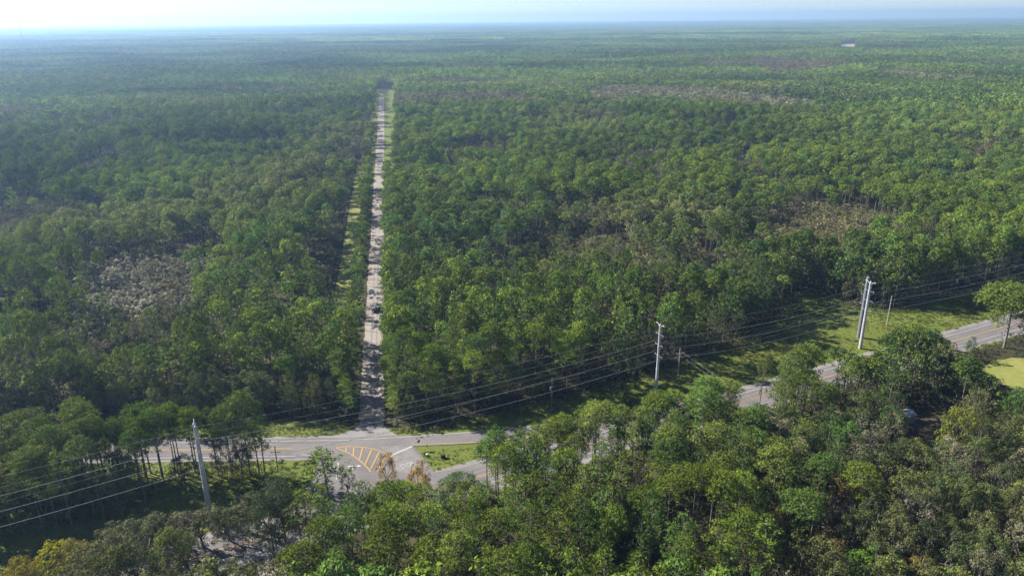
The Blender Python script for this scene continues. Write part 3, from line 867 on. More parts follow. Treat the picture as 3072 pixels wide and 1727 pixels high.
# south wood, roadside strip, lower-left oaks
X, Y = grid(-330, 330, 84, 420, 6.0, 0.36)
s_side = (Y < hwy_y(X) - 8.4)
ok = s_side & (~blocked(X, Y)) & in_view(X, Y, 3)
u_px = np.array([pix(a, b, 0)[0] for a, b in zip(X, Y)])
v_px = np.array([pix(a, b, 0)[1] for a, b in zip(X, Y)])
ok &= (v_px < 2350)
ok &= ~((u_px < 905) & (v_px < 1690) & (u_px > 560))
hx = np.array([(t['x'], t['y'], 1.6 if t['kind'] == 'oak' else 2.0) for t in TREES])
for hxx, hyy, rr in hx: ok &= np.hypot(X - hxx, Y - hyy) > rr * 1.5
X, Y, u_px = X[ok], Y[ok], u_px[ok]
tp = pine_tint(X, Y)
oakness = vnoise(X, Y, 26, 21)
for i in range(len(X)):
    left = u_px[i] < 900
    right_mix = np.interp(u_px[i], [900, 1700, 2200, 2700, 3072], [0.10, 0.22, 0.40, 0.66, 0.74])
    isoak = left or (oakness[i] * 0.6 + R.rand() * 0.4 < right_mix)
    h0 = R.uniform(11, 15) if isoak else R.uniform(16, 22)
    near_road = hwy_y(X[i]) - Y[i] < 26 and (1480 < u_px[i] < 2195 or 2318 < u_px[i] < 2840)
    if near_road:
        h0 = R.uniform(15, 22.5)
        if h0 > 16.5: isoak = False
    h = limit_height(X[i], Y[i], h0, False)
    if h < (4.0 if isoak else 6.5):
        if h < 3.0: continue
        isoak = True
    if not isoak and h < 9 and R.rand() < 0.5: isoak = True
    if isoak:
        t = OT[R.randint(0, 4 if u_px[i] < 2300 else 5)] * R.uniform(0.62, 1.15)
        if R.rand() < 0.06: t = np.array([0.20, 0.16, 0.05])
        if R.rand() < 0.05: t = np.array([0.075, 0.15, 0.03])
        w = R.uniform(0.62, 0.95) * min(1.0, 0.45 + h / 16)
        var = R.randint(0, 5) if R.rand() < 0.88 else R.randint(5, 8)
        add('oak', X[i], Y[i], h, w, t, var, 'south')
    else:
        add('pine', X[i], Y[i], h, R.uniform(0.9, 1.2) * min(1.0, 0.45 + h / 30), tp[i] * 0.74, R.choice([0, 1, 3, 3, 4, 4]), 'south')
for off, st in ((9.0, 5.2), (13.5, 6.0)):
    xx = -20.0
    while xx < 190:
        xx += st * R.uniform(0.7, 1.3)
        x, y = xx + off * 0.437, hwy_y(xx) - off * 0.9
        u = pix(x, y, 0)[0]
        if not (1485 < u < 2190 or 2322 < u < 2835): continue
        h = limit_height(x, y, R.uniform(17, 23), False)
        if h > 8: add('pine', x, y, h, R.uniform(0.8, 1.1), pine_tint(np.array([x]), np.array([y]))[0] * 0.85, R.choice([1, 3, 4]), 'south')
X, Y = grid(-190, -55, 118, 172, 3.9)
ok = poly_mask(STRIP, X, Y) & in_view(X, Y, 3)
X, Y = X[ok], Y[ok]
tp = pine_tint(X, Y)
for i in range(len(X)):
    h = limit_height(X[i], Y[i], R.uniform(17, 21), True)
    if h < 5: continue
    if R.rand() < (0.34 if X[i] < -92 else 0.16):
        add('oak', X[i], Y[i], min(h, R.uniform(8, 14)), R.uniform(.5, .75), OT[R.randint(0, 5)] * 0.95, None, 'strip')
    else:
        add('pine', X[i], Y[i], h, R.uniform(0.85, 1.1), tp[i] * 0.95, R.choice([0, 1, 3, 4] if X[i] < -92 else [0, 1, 2, 3]), 'strip')
# north forest, near part
def north(d0, d1, s):
    mx = d1 * 0.88
    X, Y = grid(-mx, mx, 160, d1, s, 0.33)
    D = np.hypot(X, Y)
    ok = in_view(X, Y, 3) & (D >= d0) & (D < d1) & (Y > hwy_y(X) + 8) & (Y > 186) & ~blocked(X, Y)
    X, Y = X[ok], Y[ok]
    th = np.full(len(X), -1)
    for k, (p, c, h) in enumerate(TH): th[poly_mask(p, X, Y)] = k
    return X, Y, th
NX, NY, NTH = north(150, 900, 5.8)
gap = vnoise(NX, NY, 34, 31)
thin = (NX < -60) & (NX > -190) & (NY > 230) & (NY < 420)
keep = (R.rand(len(NX)) > np.where(gap > 0.70, 0.85, 0.10) + np.where(thin, 0.12, 0))
s_, r_ = road_uv(NX, NY)
keep |= (r_ > 0) & (r_ < 14)
keep &= ~((r_ < -4) & (r_ > -30) & (s_ > 0) & (s_ < 1000) & (vnoise(s_, r_ * 0.3, 9, 33) > 0.55))
keep &= ~((NTH >= 0) & (R.rand(len(NX)) > np.where(NTH >= 3, 0.45, np.where(NTH == 2, 0.3, 0.045))))
X, Y, NTHk = NX[keep], NY[keep], NTH[keep]
tp = pine_tint(X, Y)
broadmix = vnoise(X, Y, 55, 41)
vh = vnoise(X, Y, 60, 43)
for i in range(len(X)):
    if NTHk[i] < 0 and (broadmix[i] > 0.78 or R.rand() < 0.06):
        add('oak', X[i], Y[i], R.uniform(9, 14), R.uniform(.55, .85), OT[R.randint(0, 5)] * R.uniform(.9, 1.4), R.randint(0, 5), 'north')
    else:
        hh = (R.uniform(15.5, 21.5) if R.rand() < 0.8 else R.uniform(9, 15)) * (0.80 + 0.42 * vh[i])
        close = math.hypot(X[i], Y[i]) < 340
        add('pine', X[i], Y[i], hh * (1.08 if close else 1.0), R.uniform(0.76, 1.05) if close else R.uniform(0.82, 1.15), tp[i], R.choice([0, 1, 2, 3, 3, 4, 4]) if close else None, 'north')
# dense middle storey at the forest edge facing the open ground
X, Y = grid(-200, 330, 180, 380, 3.6)
de = np.minimum(np.abs(pline_dist(EDGE_R, X, Y)), np.abs(pline_dist(NOTCH, X, Y)))
de = np.where((X < -47) & (Y < 215), np.abs(Y - 187.5), de)
ok = in_view(X, Y, 3) & ~blocked(X, Y) & (Y > hwy_y(X) + 8) & (Y > 186) & (de < 20) & (R.rand(len(X)) < np.interp(de, [0, 20], [0.85, 0.3]))
for x, y, d_ in zip(X[ok], Y[ok], de[ok]):
    if R.rand() < (0.5 if x > 8 else 0.62): add('oak', x, y, R.uniform(6, 13), R.uniform(.38, .62), OT[R.randint(0, 4)] * R.uniform(.7, 1.1), R.randint(0, 5), 'north')
    elif d_ > 9 or x > 8: add('pine', x, y, R.uniform(17, 23) if x > 8 else R.uniform(12, 20), R.uniform(.8, 1.05), pine_tint(np.array([x]), np.array([y]))[0], R.choice([1, 3, 4]), 'north')
# low filler trees along the sand road's edges (dense hedge-like rows)
for sgn in (-1, 1):
    for s0 in np.arange(2, 330, 4.0):
        x, y = rpt(s0 + R.uniform(-1, 1), sgn * R.uniform(5.6, 7.6))
        if poly_mask(OPEN, np.array([x]), np.array([y]))[0] or (sgn < 0 and R.rand() < 0.3): continue
        add('pine', x, y, R.uniform(8, 16), R.uniform(0.75, 1.0), pine_tint(np.array([x]), np.array([y]))[0] * 1.05, R.choice([1, 4]), 'row')

# ------------------------------------------------------------------ individual trees: the nearest of each kind that stand in the frame
for t in TREES:
    t['u'], t['v'] = pix(t['x'], t['y'], t['h'] * 0.7)
    t['d'] = math.hypot(t['x'], t['y'])
    if t['var'] is None: t['var'] = int(R.randint(0, 7 if t['kind'] == 'pine' else 5))
ORD = ['first', 'second', 'third', 'fourth', 'fifth', 'sixth', 'seventh', 'eighth', 'ninth', 'tenth', 'eleventh', 'twelfth', 'thirteenth', 'fourteenth', 'fifteenth', 'sixteenth', 'seventeenth', 'eighteenth', 'nineteenth', 'twentieth']
def look(t):
    r, g, b = t['tint']
    s = r + g + b
    if r > 1.25 * g: return 'tan'
    if r > 0.98 * g: return 'brownish' if s < 0.3 else 'tawny'
    if r > 0.8 * g: return 'olive'
    if g > 0.115: return 'bright green'
    if b > 0.33 * g: return 'blue-green'
    return 'dark green' if s < 0.15 else 'green'
indiv = []
for kind, lim in (('pine', 300), ('oak', 300)):
    c = [t for t in TREES if t['kind'] == kind and -15 < t['u'] < IMW + 15 and t['v'] < IMH + 25]
    c.sort(key=lambda t: (t['where'] != 'hero', t['d'] - (60 if t['where'] == 'strip' else 0)))
    indiv += c[:lim]
for t in indiv: t['one'] = True
PLACE = {'strip': 'the roadside strip at left', 'north': 'the woods behind the road', 'row': 'the sand road verge'}
bins = {}
for t in indiv:
    if t['where'] == 'hero':
        t['label'] = t['note']; continue
    if t['where'] == 'south':
        pl = 'the lower left oaks' if t['u'] < 900 else 'the lower middle wood' if t['u'] < 1700 else 'the wood below the highway' if t['u'] < 2350 else 'the lower right wood'
    elif t['where'] == 'north':
        pl = 'the woods left of sand road' if road_uv(t['x'], t['y'])[1] < 0 else 'the woods right of sand road'
    elif t['where'] == 'row':
        pl = 'the left sand road verge' if road_uv(t['x'], t['y'])[1] < 0 else 'the right sand road verge'
    else: pl = PLACE[t['where']]
    bins.setdefault((t['kind'], pl), []).append(t)
for (kind, pl), L in bins.items():
    L.sort(key=lambda t: t['d'])
    nrow = max(1, math.ceil(len(L) / 14))
    for r in range(nrow):
        row = L[r * len(L) // nrow:(r + 1) * len(L) // nrow]
        row.sort(key=lambda t: t['u'])
        for k, t in enumerate(row):
            nm = 'pine' if kind == 'pine' else 'broadleaf'
            if pl.endswith('oaks'): nm = 'oak'
            t['label'] = '%s %s, %s from left in %s row of %s' % (look(t), nm, ORD[k], ORD[r] if r else 'nearest', pl)
def place_tree(t):
    pineq = t['kind'] == 'pine'
    tm, cm = (PINE_HI if pineq else OAK_HI)[t['var']]
    o = empty('pine_tree' if pineq else 'oak_tree', (t['x'], t['y'], 0), t['rot'])
    ref = 20.0 if pineq else 13.0
    o.scale = (t['w'], t['w'], t['h'] / ref)
    tag(o, t['label'], 'pine tree' if pineq else 'tree', {'south': 'trees of the near wood', 'north': 'trees of the far side wood', 'strip': 'trees of the roadside strip', 'row': 'trees lining the sand road', 'hero': 'trees standing out by colour or place'}[t['where']])
    link('trunk', tm, o)
    c = link('crown', cm, o)
    c['tint'] = t['tint']
for t in indiv: place_tree(t)

def tree_arrays(L, ref):
    P = np.array([(t['x'], t['y'], 0) for t in L]); S = np.array([(t['w'], t['w'], t['h'] / ref) for t in L])
    return P, np.array([t['rot'] for t in L]), S, np.array([t['var'] for t in L]), np.array([t['tint'] for t in L])
rest = [t for t in TREES if t['kind'] == 'pine' and 'one' not in t]
P, ro, S, ix, ti = tree_arrays(rest, 20.0)
scatter('pine_forest', P, ro, S, ix, ti, MID, 'dense pine forest stretching away behind the highway', 'forest')
rest = [t for t in TREES if t['kind'] == 'oak' and 'one' not in t]
P, ro, S, ix, ti = tree_arrays(rest, 13.0)
scatter('broadleaf_wood', P, ro, S, np.minimum(ix, 4), ti, MIDO, 'broadleaf trees scattered through the pine forest', 'forest')

# farther forest
X, Y, th = north(900, 3600, 7.2)
n = len(X)
keep = R.rand(n) > np.where(vnoise(X, Y, 60, 51) > 0.8, 0.5, 0.04)
X, Y, th = X[keep], Y[keep], th[keep]
n = len(X)
ti = pine_tint(X, Y)
band = vnoise(X * 0.35, Y, 170, 61)
ti = ti * (0.6 + 0.75 * band)[:, None]
hs = R.uniform(0.72, 1.1, n) * (0.75 + 0.5 * vnoise(X, Y, 190, 62))
for k, (p, c, h) in enumerate(TH):
    if k >= 3:
        q = th == k
        ti[q] = np.array(c) * R.uniform(0.6, 1.3, (q.sum(), 1)); hs[q] = h / 20.0 * R.uniform(0.8, 1.15, q.sum())
q = (vnoise(X * 0.45, Y, 120, 65) > 0.76) & (th < 0)
ti[q] = np.array([0.20, 0.20, 0.09]) * R.uniform(0.7, 1.3, (q.sum(), 1)); hs[q] *= 0.8
scatter('distant_forest', np.stack([X, Y, np.zeros(n)], 1), R.uniform(0, 6.28, n), np.stack([R.uniform(1.0, 1.35, n)] * 2 + [hs], 1), R.randint(0, 7, n), ti, LOW,
        'hazy forest beyond the end of the sand road', 'forest')
# farthest canopy, out to the horizon
X, Y = grid(-14500, 14500, 2500, 16500, 88, 0.15)
D = np.hypot(X, Y)
ok = (D > 3640) & (D < 16400) & in_view(X, Y, 3)
X, Y = X[ok], Y[ok]
n = len(X)
ti = pine_tint(X, Y) * (0.55 + 0.9 * vnoise(X * 0.25, Y, 420, 71))[:, None]
zs = 0.8 + 0.5 * vnoise(X, Y, 700, 72)
scatter('horizon_forest', np.stack([X, Y, np.zeros(n)], 1), R.randint(0, 4, n) * 1.5708, np.stack([np.full(n, 1.05)] * 2 + [zs], 1), R.randint(0, 4, n), ti, PATCHC,
        'flat blue forest reaching the horizon', 'forest')
# scrub thickets
PP, TT, SS = [], [], []
for k, (p, c, h) in enumerate(TH):
    pa = np.array(p)
    X, Y = grid(pa[:, 0].min(), pa[:, 0].max(), pa[:, 1].min(), pa[:, 1].max(), 3.5 if k < 3 else 6.0)
    ok = poly_mask(p, X + R.normal(size=len(X)) * 4, Y + R.normal(size=len(X)) * 4) & ~blocked(X, Y)
    X, Y = X[ok], Y[ok]
    n = len(X)
    PP.append(np.stack([X, Y, np.zeros(n)], 1))
    q = np.clip(vnoise(X, Y, 18, 81 + k) * 1.3 - 0.15, 0, 1)[:, None]
    col = np.array(c) * R.uniform(0.7, 1.25, (n, 1))
    alt = np.array([0.17, 0.17, 0.065]) * R.uniform(0.8, 1.2, (n, 1)) if k else np.array([0.23, 0.235, 0.14]) * R.uniform(0.8, 1.2, (n, 1))
    yel = (R.rand(n) < 0.05)[:, None]
    TT.append(np.where(yel, np.array([0.24, 0.20, 0.05]), col * q + alt * (1 - q)))
    hh = h / 7.0 * R.uniform(0.55, 1.1, n)
    ww = R.uniform(0.8, 1.6, n) * (1.0 if k < 3 else 1.8)
    SS.append(np.stack([ww, ww, hh], 1))
X, Y, th = north(150, 900, 3.7)
q = (vnoise(X, Y, 34, 31) > 0.69) & (th < 0) & (R.rand(len(X)) < 0.8)
X, Y = X[q], Y[q]; n = len(X)
PP.append(np.stack([X, Y, np.zeros(n)], 1))
TT.append(np.array([(0.13, 0.14, 0.05), (0.20, 0.18, 0.09), (0.16, 0.175, 0.06), (0.26, 0.24, 0.15)])[(vnoise(X, Y, 50, 89) * 3.99).astype(int)] * R.uniform(.7, 1.25, (n, 1)))
ww = R.uniform(0.6, 1.1, n)
SS.append(np.stack([ww, ww, R.uniform(0.3, 0.85, n)], 1))
P, ti, S = np.concatenate(PP), np.concatenate(TT), np.concatenate(SS)
n = len(P)
scatter('scrub_thicket', P, R.uniform(0, 6.28, n), S, R.randint(0, 4, n), ti, SCRUB, 'grey-brown scrub thickets among the green pines', 'thicket')
# undergrowth below the trees
X, Y = grid(-420, 420, 90, 560, 2.6)
bl = blocked(X, Y)
v = vnoise(X, Y, 14, 91)
ok = in_view(X, Y, 3) & ~bl & (v + R.rand(len(X)) * 0.6 > 0.62) & ~((Y > 170) & (Y > hwy_y(X) + 60) & (R.rand(len(X)) < 0.35))
X, Y = X[ok], Y[ok]; n = len(X)
ti = 0.75 * np.array([(0.055, 0.070, 0.026), (0.075, 0.075, 0.035), (0.10, 0.085, 0.05), (0.045, 0.066, 0.022)])[R.randint(0, 4, n)] * R.uniform(.7, 1.3, (n, 1))  # leaf tints scaled down, painting in the shade of the gaps between trees
w = R.uniform(0.6, 1.5, n)
scatter('undergrowth', np.stack([X, Y, np.zeros(n)], 1), R.uniform(0, 6.28, n), np.stack([w, w, w * R.uniform(.6, 1.3, n)], 1), R.randint(0, 3, n), ti, BUSH, 'shrubby undergrowth covering the forest floor', 'undergrowth')
# grass in the open ground
X, Y = grid(-150, 330, 118, 340, 0.95)
pav = np.abs(pline_dist(MAIN, X, Y)) < 6.6
pav |= (np.abs(pline_dist(BRANCH, X, Y)) < 5.6) | (np.abs(pline_dist(RAMP, X, Y)) < 4.6)
s_, r_ = road_uv(X, Y)
pav |= (s_ > -8) & (np.abs(r_) < 3.4) | poly_mask(JN, X, Y) | poly_mask(apron, X, Y)
ok = poly_mask(OPEN, X, Y) & in_view(X, Y, 2) & ~pav & (R.rand(len(X)) < 0.25 + 0.75 * vnoise(X, Y, 5, 95))
X, Y = X[ok], Y[ok]; n = len(X)
q = np.clip(vnoise(X, Y, 16, 96) * 1.4 - 0.2, 0, 1)[:, None]
ti = (np.array([0.085, 0.115, 0.02]) * (1 - q) + np.array([0.14, 0.142, 0.036]) * q) * R.uniform(.8, 1.2, (n, 1))
w = R.uniform(0.5, 1.3, n) * (0.5 + vnoise(X, Y, 12, 97))
scatter('grass', np.stack([X, Y, np.full(n, 0.02)], 1), R.uniform(0, 6.28, n), np.stack([w * 1.3, w * 1.3, w], 1), R.randint(0, 3, n), ti, TUFT, 'rough green grass along the roads and under the power line', 'grass')
# brush at the forest foot, along the edge of the open ground
X, Y = grid(-150, 330, 150, 360, 2.4)
dist = np.minimum(np.abs(pline_dist(EDGE_R, X, Y)), np.abs(pline_dist(NOTCH, X, Y)))
ok = (dist < 3.2 + 5 * vnoise(X, Y, 20, 98)) & in_view(X, Y, 2) & ~pline_dist(MAIN, X, Y).__abs__().__lt__(10) & (R.rand(len(X)) < 0.7)
s_, r_ = road_uv(X, Y)
ok &= ~((np.abs(r_) < 6.5) & (s_ < 1000))
X, Y = X[ok], Y[ok]; n = len(X)
ti = np.array([(0.075, 0.088, 0.03), (0.12, 0.105, 0.055), (0.16, 0.13, 0.07), (0.06, 0.08, 0.025)])[R.randint(0, 4, n)] * R.uniform(.7, 1.3, (n, 1))
w = R.uniform(0.5, 1.4, n)
scatter('edge_brush', np.stack([X, Y, np.zeros(n)], 1), R.uniform(0, 6.28, n), np.stack([w, w, w], 1), R.randint(0, 3, n), ti, BUSH, 'brushy shrubs along the foot of the forest edge', 'brush')

# dead bare trees
def dead_tree(px_, py_, topy, label, seed):
    rs = np.random.RandomState(seed)
    x, y, _ = at(px_, py_)
    H = height_to(px_, py_, topy)
    o = empty('dead_tree', (x, y, 0)); tag(o, label, 'dead tree')
    V, F, fm = [], [], []
    limb(V, F, fm, (0, 0, -0.2), (0.2, 0.1, H * 0.75), 0.22, 0.1, 7, 0, seg=4)
    link('trunk', mesh_np('dead_trunk', np.concatenate(V), F, [M['dead_wood']], smooth=True), o)
    V, F, fm = [], [], []
    for i in range(16):
        z = H * rs.uniform(0.35, 0.75); a = rs.uniform(0, 6.28); l = H * rs.uniform(0.12, 0.28)
        p0 = np.array([0.2 * z / H, 0.1, z]); p1 = p0 + np.array([math.cos(a) * l, math.sin(a) * l, l * rs.uniform(0.5, 1.4)])
        limb(V, F, fm, p0, p1, 0.09, 0.04, 5, 0, sag=-0.1)
        for _ in range(4):
            d = rand_dirs(rs, 1, 0.6)[0] * l * 0.45
            q = p0 + (p1 - p0) * rs.uniform(0.5, 1.0)
            limb(V, F, fm, q, q + d, 0.04, 0.012, 4, 0, seg=1)
    link('branches', mesh_np('dead_branches', np.concatenate(V), F, [M['dead_wood']]), o)
dead_tree(2108, 1765, 1692, 'bare pale dead tree at the bottom edge', 5)
dead_tree(1890, 745, 655, 'bare white snag at the foot of the tall pines', 6)
dead_tree(2992, 1330, 1262, 'bare forked snag poking out of the lower right wood', 9)

# ------------------------------------------------------------------ power lines
LD = Vector((119 + 69, 233 - 143.0, 0)).normalized()      # along the line
LN = Vector((LD.y, -LD.x, 0))                             # towards the highway
PA, PB, PC = Vector((-69.0, 142.4, 0)), Vector((43.2, 201.5, 0)), Vector((118.7, 232.8, 0))
PZ, PW = PA - LD * 128, PC + LD * 150
def steel_pole(loc, H, r0, r1, label, mat, arms=True, side=1):
    o = empty('steel_pole', loc, math.atan2(LD.y, LD.x)); tag(o, label, 'power pole', 'steel transmission poles')
    MB().tube([(0, 0, -0.5), (0, 0, H * 0.38), (0, 0, H * 0.7), (0, 0, H)], [r0, r0 + (r1 - r0) * .38, r0 + (r1 - r0) * .7, r1], 12).build('shaft', mat, o)
    for z in (H * 0.36, H * 0.68):
        MB().tube([(0, 0, z - 0.35), (0, 0, z + 0.35)], r0 + (r1 - r0) * z / H + 0.035, 12).build('splice_collar', mat, o)
    MB().tube([(0, 0, H), (0, 0, H + 0.35)], [r1 * 0.96, 0.06], 12).build('cap', mat, o)
    if arms:
        for s in (-1, 1):
            MB().tube([(0, s * r1 * .8, H - 0.6), (0, s * 1.3, H + 0.15), (0, s * 2.0, H + 0.1)], [0.12, 0.09, 0.06], 6).build('shield_arm', mat, o)
    for s in (-1, 1):
        for z in (H - 3.0, H - 6.4, H - 9.8):
            b = MB()
            b.tube([(0, s * r1 * 0.8, z - 0.3), (0, s * 1.75, z + 0.1)], 0.05, 6)
            for q in range(5):
                t = 0.35 + 0.13 * q
                y_ = s * (r1 * 0.8 + (1.75 - r1 * .8) * t); zz = z - 0.3 + 0.4 * t
                b.tube([(0, y_ - s * 0.03, zz), (0, y_ + s * 0.03, zz + 0.01)], 0.09, 8)
            b.tube([(0, s * 1.75, z + 0.15), (0, s * 1.75, z - 0.45)], 0.05, 6)
            b.build('insulator', M['insulator'], o)
    return o
HA, HB, HC = 25.3, 22.6, 24.0
steel_pole(PA, HA, 0.62, 0.36, 'leaning-looking grey steel power pole at left behind the oaks', M['steel'])
steel_pole(PB, HB, 0.50, 0.30, 'middle grey steel power pole with short arms above the dark clearing', M['steel'])
steel_pole(PC, HC, 0.62, 0.34, 'pale steel power pole at right with forked arms at its top', M['steel'])
PC2 = PC + Vector((3.6, 9.2, 0))
steel_pole(PC2, 22.4, 0.78, 0.62, 'thick dark grey steel pole behind the pale right pole', M['steel_dark'], arms=False)
def wire(name, pts, sag, r, label, cat='wire', group=None, mat='wire'):
    L = []
    for a, b in zip(pts[:-1], pts[1:]):
        a, b = Vector(a), Vector(b)
        for k in range(17):
            t = k / 16
            if k == 0 and L: continue
            p = a.lerp(b, t); p.z -= sag * 4 * t * (1 - t)
            L.append(p)
    o = MB().tube(L, r, 5, cap=False).build(name, M[mat], None, True)
    tag(o, label, cat, group)
    return o
def span(side, dz, arm=1.75):
    off = LN * arm * side
    return [PZ + off + Vector((0, 0, 24 + dz)), PA + off + Vector((0, 0, HA + dz)), PB + off + Vector((0, 0, HB + dz)), PC + off + Vector((0, 0, HC + dz)), PW + off + Vector((0, 0, 25 + dz))]
wg = 'transmission line wires'
wire('power_line', span(1, 0.1, 2.0), 1.6, 0.022, 'thin topmost shield wire strung over the steel poles', 'wire', wg)
for dz, nm in ((-3.5, 'upper'), (-6.9, 'middle'), (-10.3, 'lowest')):
    wire('power_line', span(1, dz), 2.4, 0.04, '%s thick power line on the steel poles, near side' % nm, 'wire', wg)
wire('power_line', span(-1, -3.5), 2.4, 0.014, 'faint upper power line on the far side of the steel poles', 'wire', wg)
wire('power_line', span(-1, -6.9), 2.4, 0.014, 'faint middle power line on the far side of the steel poles', 'wire', wg)

def wood_pole(px_, py_, topy, label, arm_rz, cross=True, mat='wood', transformer=False, H=None):
    x, y, _ = at(px_, py_)
    H = H or height_to(px_, py_, topy)
    o = empty('utility_pole', (x, y, 0), arm_rz); tag(o, label, 'utility pole', 'wooden utility poles')
    MB().tube([(0, 0, -0.4), (0, 0, H * .5), (0, 0, H)], [0.17, 0.145, 0.12], 9).build('post', M[mat], o)
    if cross:
        MB().box((0, 0.14, H - 1.9), (2.6, 0.12, 0.14)).build('crossarm', M[mat], o)
        for q in (-1.1, 0.7, 1.1):
            MB().tube([(q, 0.14, H - 1.84), (q, 0.14, H - 1.62), (q, 0.14, H - 1.55)], [0.05, 0.07, 0.03], 6).build('insulator', M['insulator'], o)
        MB().tube([(0.7, 0.14, H - 1.9), (0, 0.05, H - 2.8)], 0.025, 4).build('brace', M[mat], o)
    else:
        for z in (H - 0.2, H - 1.5, H - 2.7):
            MB().tube([(0.1, 0, z), (0.42, 0, z), (0.5, 0, z + 0.12)], [0.05, 0.05, 0.06], 6).build('insulator', M['insulator'], o)
    if transformer:
        MB().tube([(-0.42, 0, H - 3.6), (-0.42, 0, H - 2.7)], 0.26, 10).build('transformer', M['steel_dark'], o)
    return Vector((x, y, H))
AR = math.atan2(LD.y, LD.x)
w0 = wood_pole(834, 1413, 1337, 'dark wooden utility pole with crossarm beside the branch road', 0.05)
w1 = wood_pole(1655, 1238, 1134, 'wooden utility pole at the foot of the dark woods, middle', AR, cross=False, transformer=True)
w2 = wood_pole(2034, 1132, 1044, 'wooden utility pole with pale crossarm right of the middle steel pole', AR + 1.2 - math.pi / 2, mat='wood_pale')
w3 = wood_pole(2390, 1032, 962, 'wooden utility pole between the middle and right steel poles', AR, cross=False)
w4 = wood_pole(2660, 976, 888, 'pale wooden utility pole right of the two steel poles', AR, cross=False, mat='wood_pale')
w5 = wood_pole(2987, 925, 850, 'wooden utility pole behind the lone pine', AR, mat='wood_pale')
w6 = Vector(at(2470, 1420)); w6.z = 9.5
wood_pole(2470, 1420, 0, 'wooden utility pole hidden in the wood below the highway', AR + 1.2 - math.pi / 2, H=9.5)
w7 = Vector(at(3120, 1860)); w7.z = 9.5
for off, nm in ((-0.3, 'upper'), (-1.5, 'middle'), (-2.7, 'lower')):
    d = Vector((0, 0, off))
    wire('utility_wire', [w1 + d, w2 + d, w3 + d, w4 + d, w5 + d], 0.7, 0.018, '%s thin wire along the row of wooden poles' % nm, 'wire', 'utility wires')
for q, nm in ((-1.1, 'left'), (0.7, 'middle'), (1.1, 'right')):
    a = Vector((math.cos(AR + 1.2 - math.pi / 2), math.sin(AR + 1.2 - math.pi / 2), 0)) * q + Vector((0, 0, -1.5))
    wire('service_wire', [w2 + a, w6 + a, w7 + a], 0.8, 0.013, '%s pale wire running down over the highway into the lower right wood' % nm, 'wire', 'service wires')
wire('utility_wire', [w0 + Vector((0, 0, -1.5)), w0 + Vector((-90, -6, -1.5))], 0.8, 0.018, 'thin wire running left from the pole with the dark crossarm', 'wire', 'utility wires')
wire('utility_wire', [w0 + Vector((0, 0, -0.2)), w1 + Vector((0, 0, -0.2))], 1.2, 0.018, 'thin wire from the dark crossarm pole to the middle wooden pole', 'wire', 'utility wires')
sp = []
for k, s0 in enumerate((368, 455, 545, 650, 770, 900)):
    x, y = rpt(s0, 11.5)
    u, v = pix(x, y, 0)
    sp.append(wood_pole(u, v, 0, ['nearest wooden pole on the sand road verge', 'second wooden pole along the sand road', 'third wooden pole along the sand road', 'fourth wooden pole along the sand road', 'fifth wooden pole along the sand road', 'farthest wooden pole near the end of the sand road'][k], math.atan2(rdy, rdx), cross=False, mat='wood_pale', H=12.0))
wire('utility_wire', [p + Vector((0, 0, -0.1)) for p in sp], 0.8, 0.02, 'wire along the pole row beside the sand road', 'wire', 'utility wires')

# radio mast on the horizon
mx, my = 62.0, 92.0
dv = Vector(at(mx, my, 20.0)); sc_ = 3500.0 / math.hypot(dv.x, dv.y)
mo = empty('radio_mast', (dv.x * sc_, dv.y * sc_, 0)); tag(mo, 'thin lattice radio mast rising from the hazy left horizon', 'mast')
MH = 214.0
for k in range(3):
    a = 2.094 * k
    MB().tube([(math.cos(a), math.sin(a), 0), (math.cos(a), math.sin(a), MH)], 0.16, 5).build('leg', M['steel_dark'], mo)
b = MB()
nb_ = 60
for i in range(nb_):
    for k in range(3):
        a0, a1 = 2.094 * k, 2.094 * ((k + 1) % 3)
        z0, z1 = MH * i / nb_, MH * (i + 1) / nb_
        b.tube([(math.cos(a0), math.sin(a0), z0), (math.cos(a1), math.sin(a1), z1)], 0.07, 3, cap=False)
b.build('lattice', M['steel_dark'], mo)
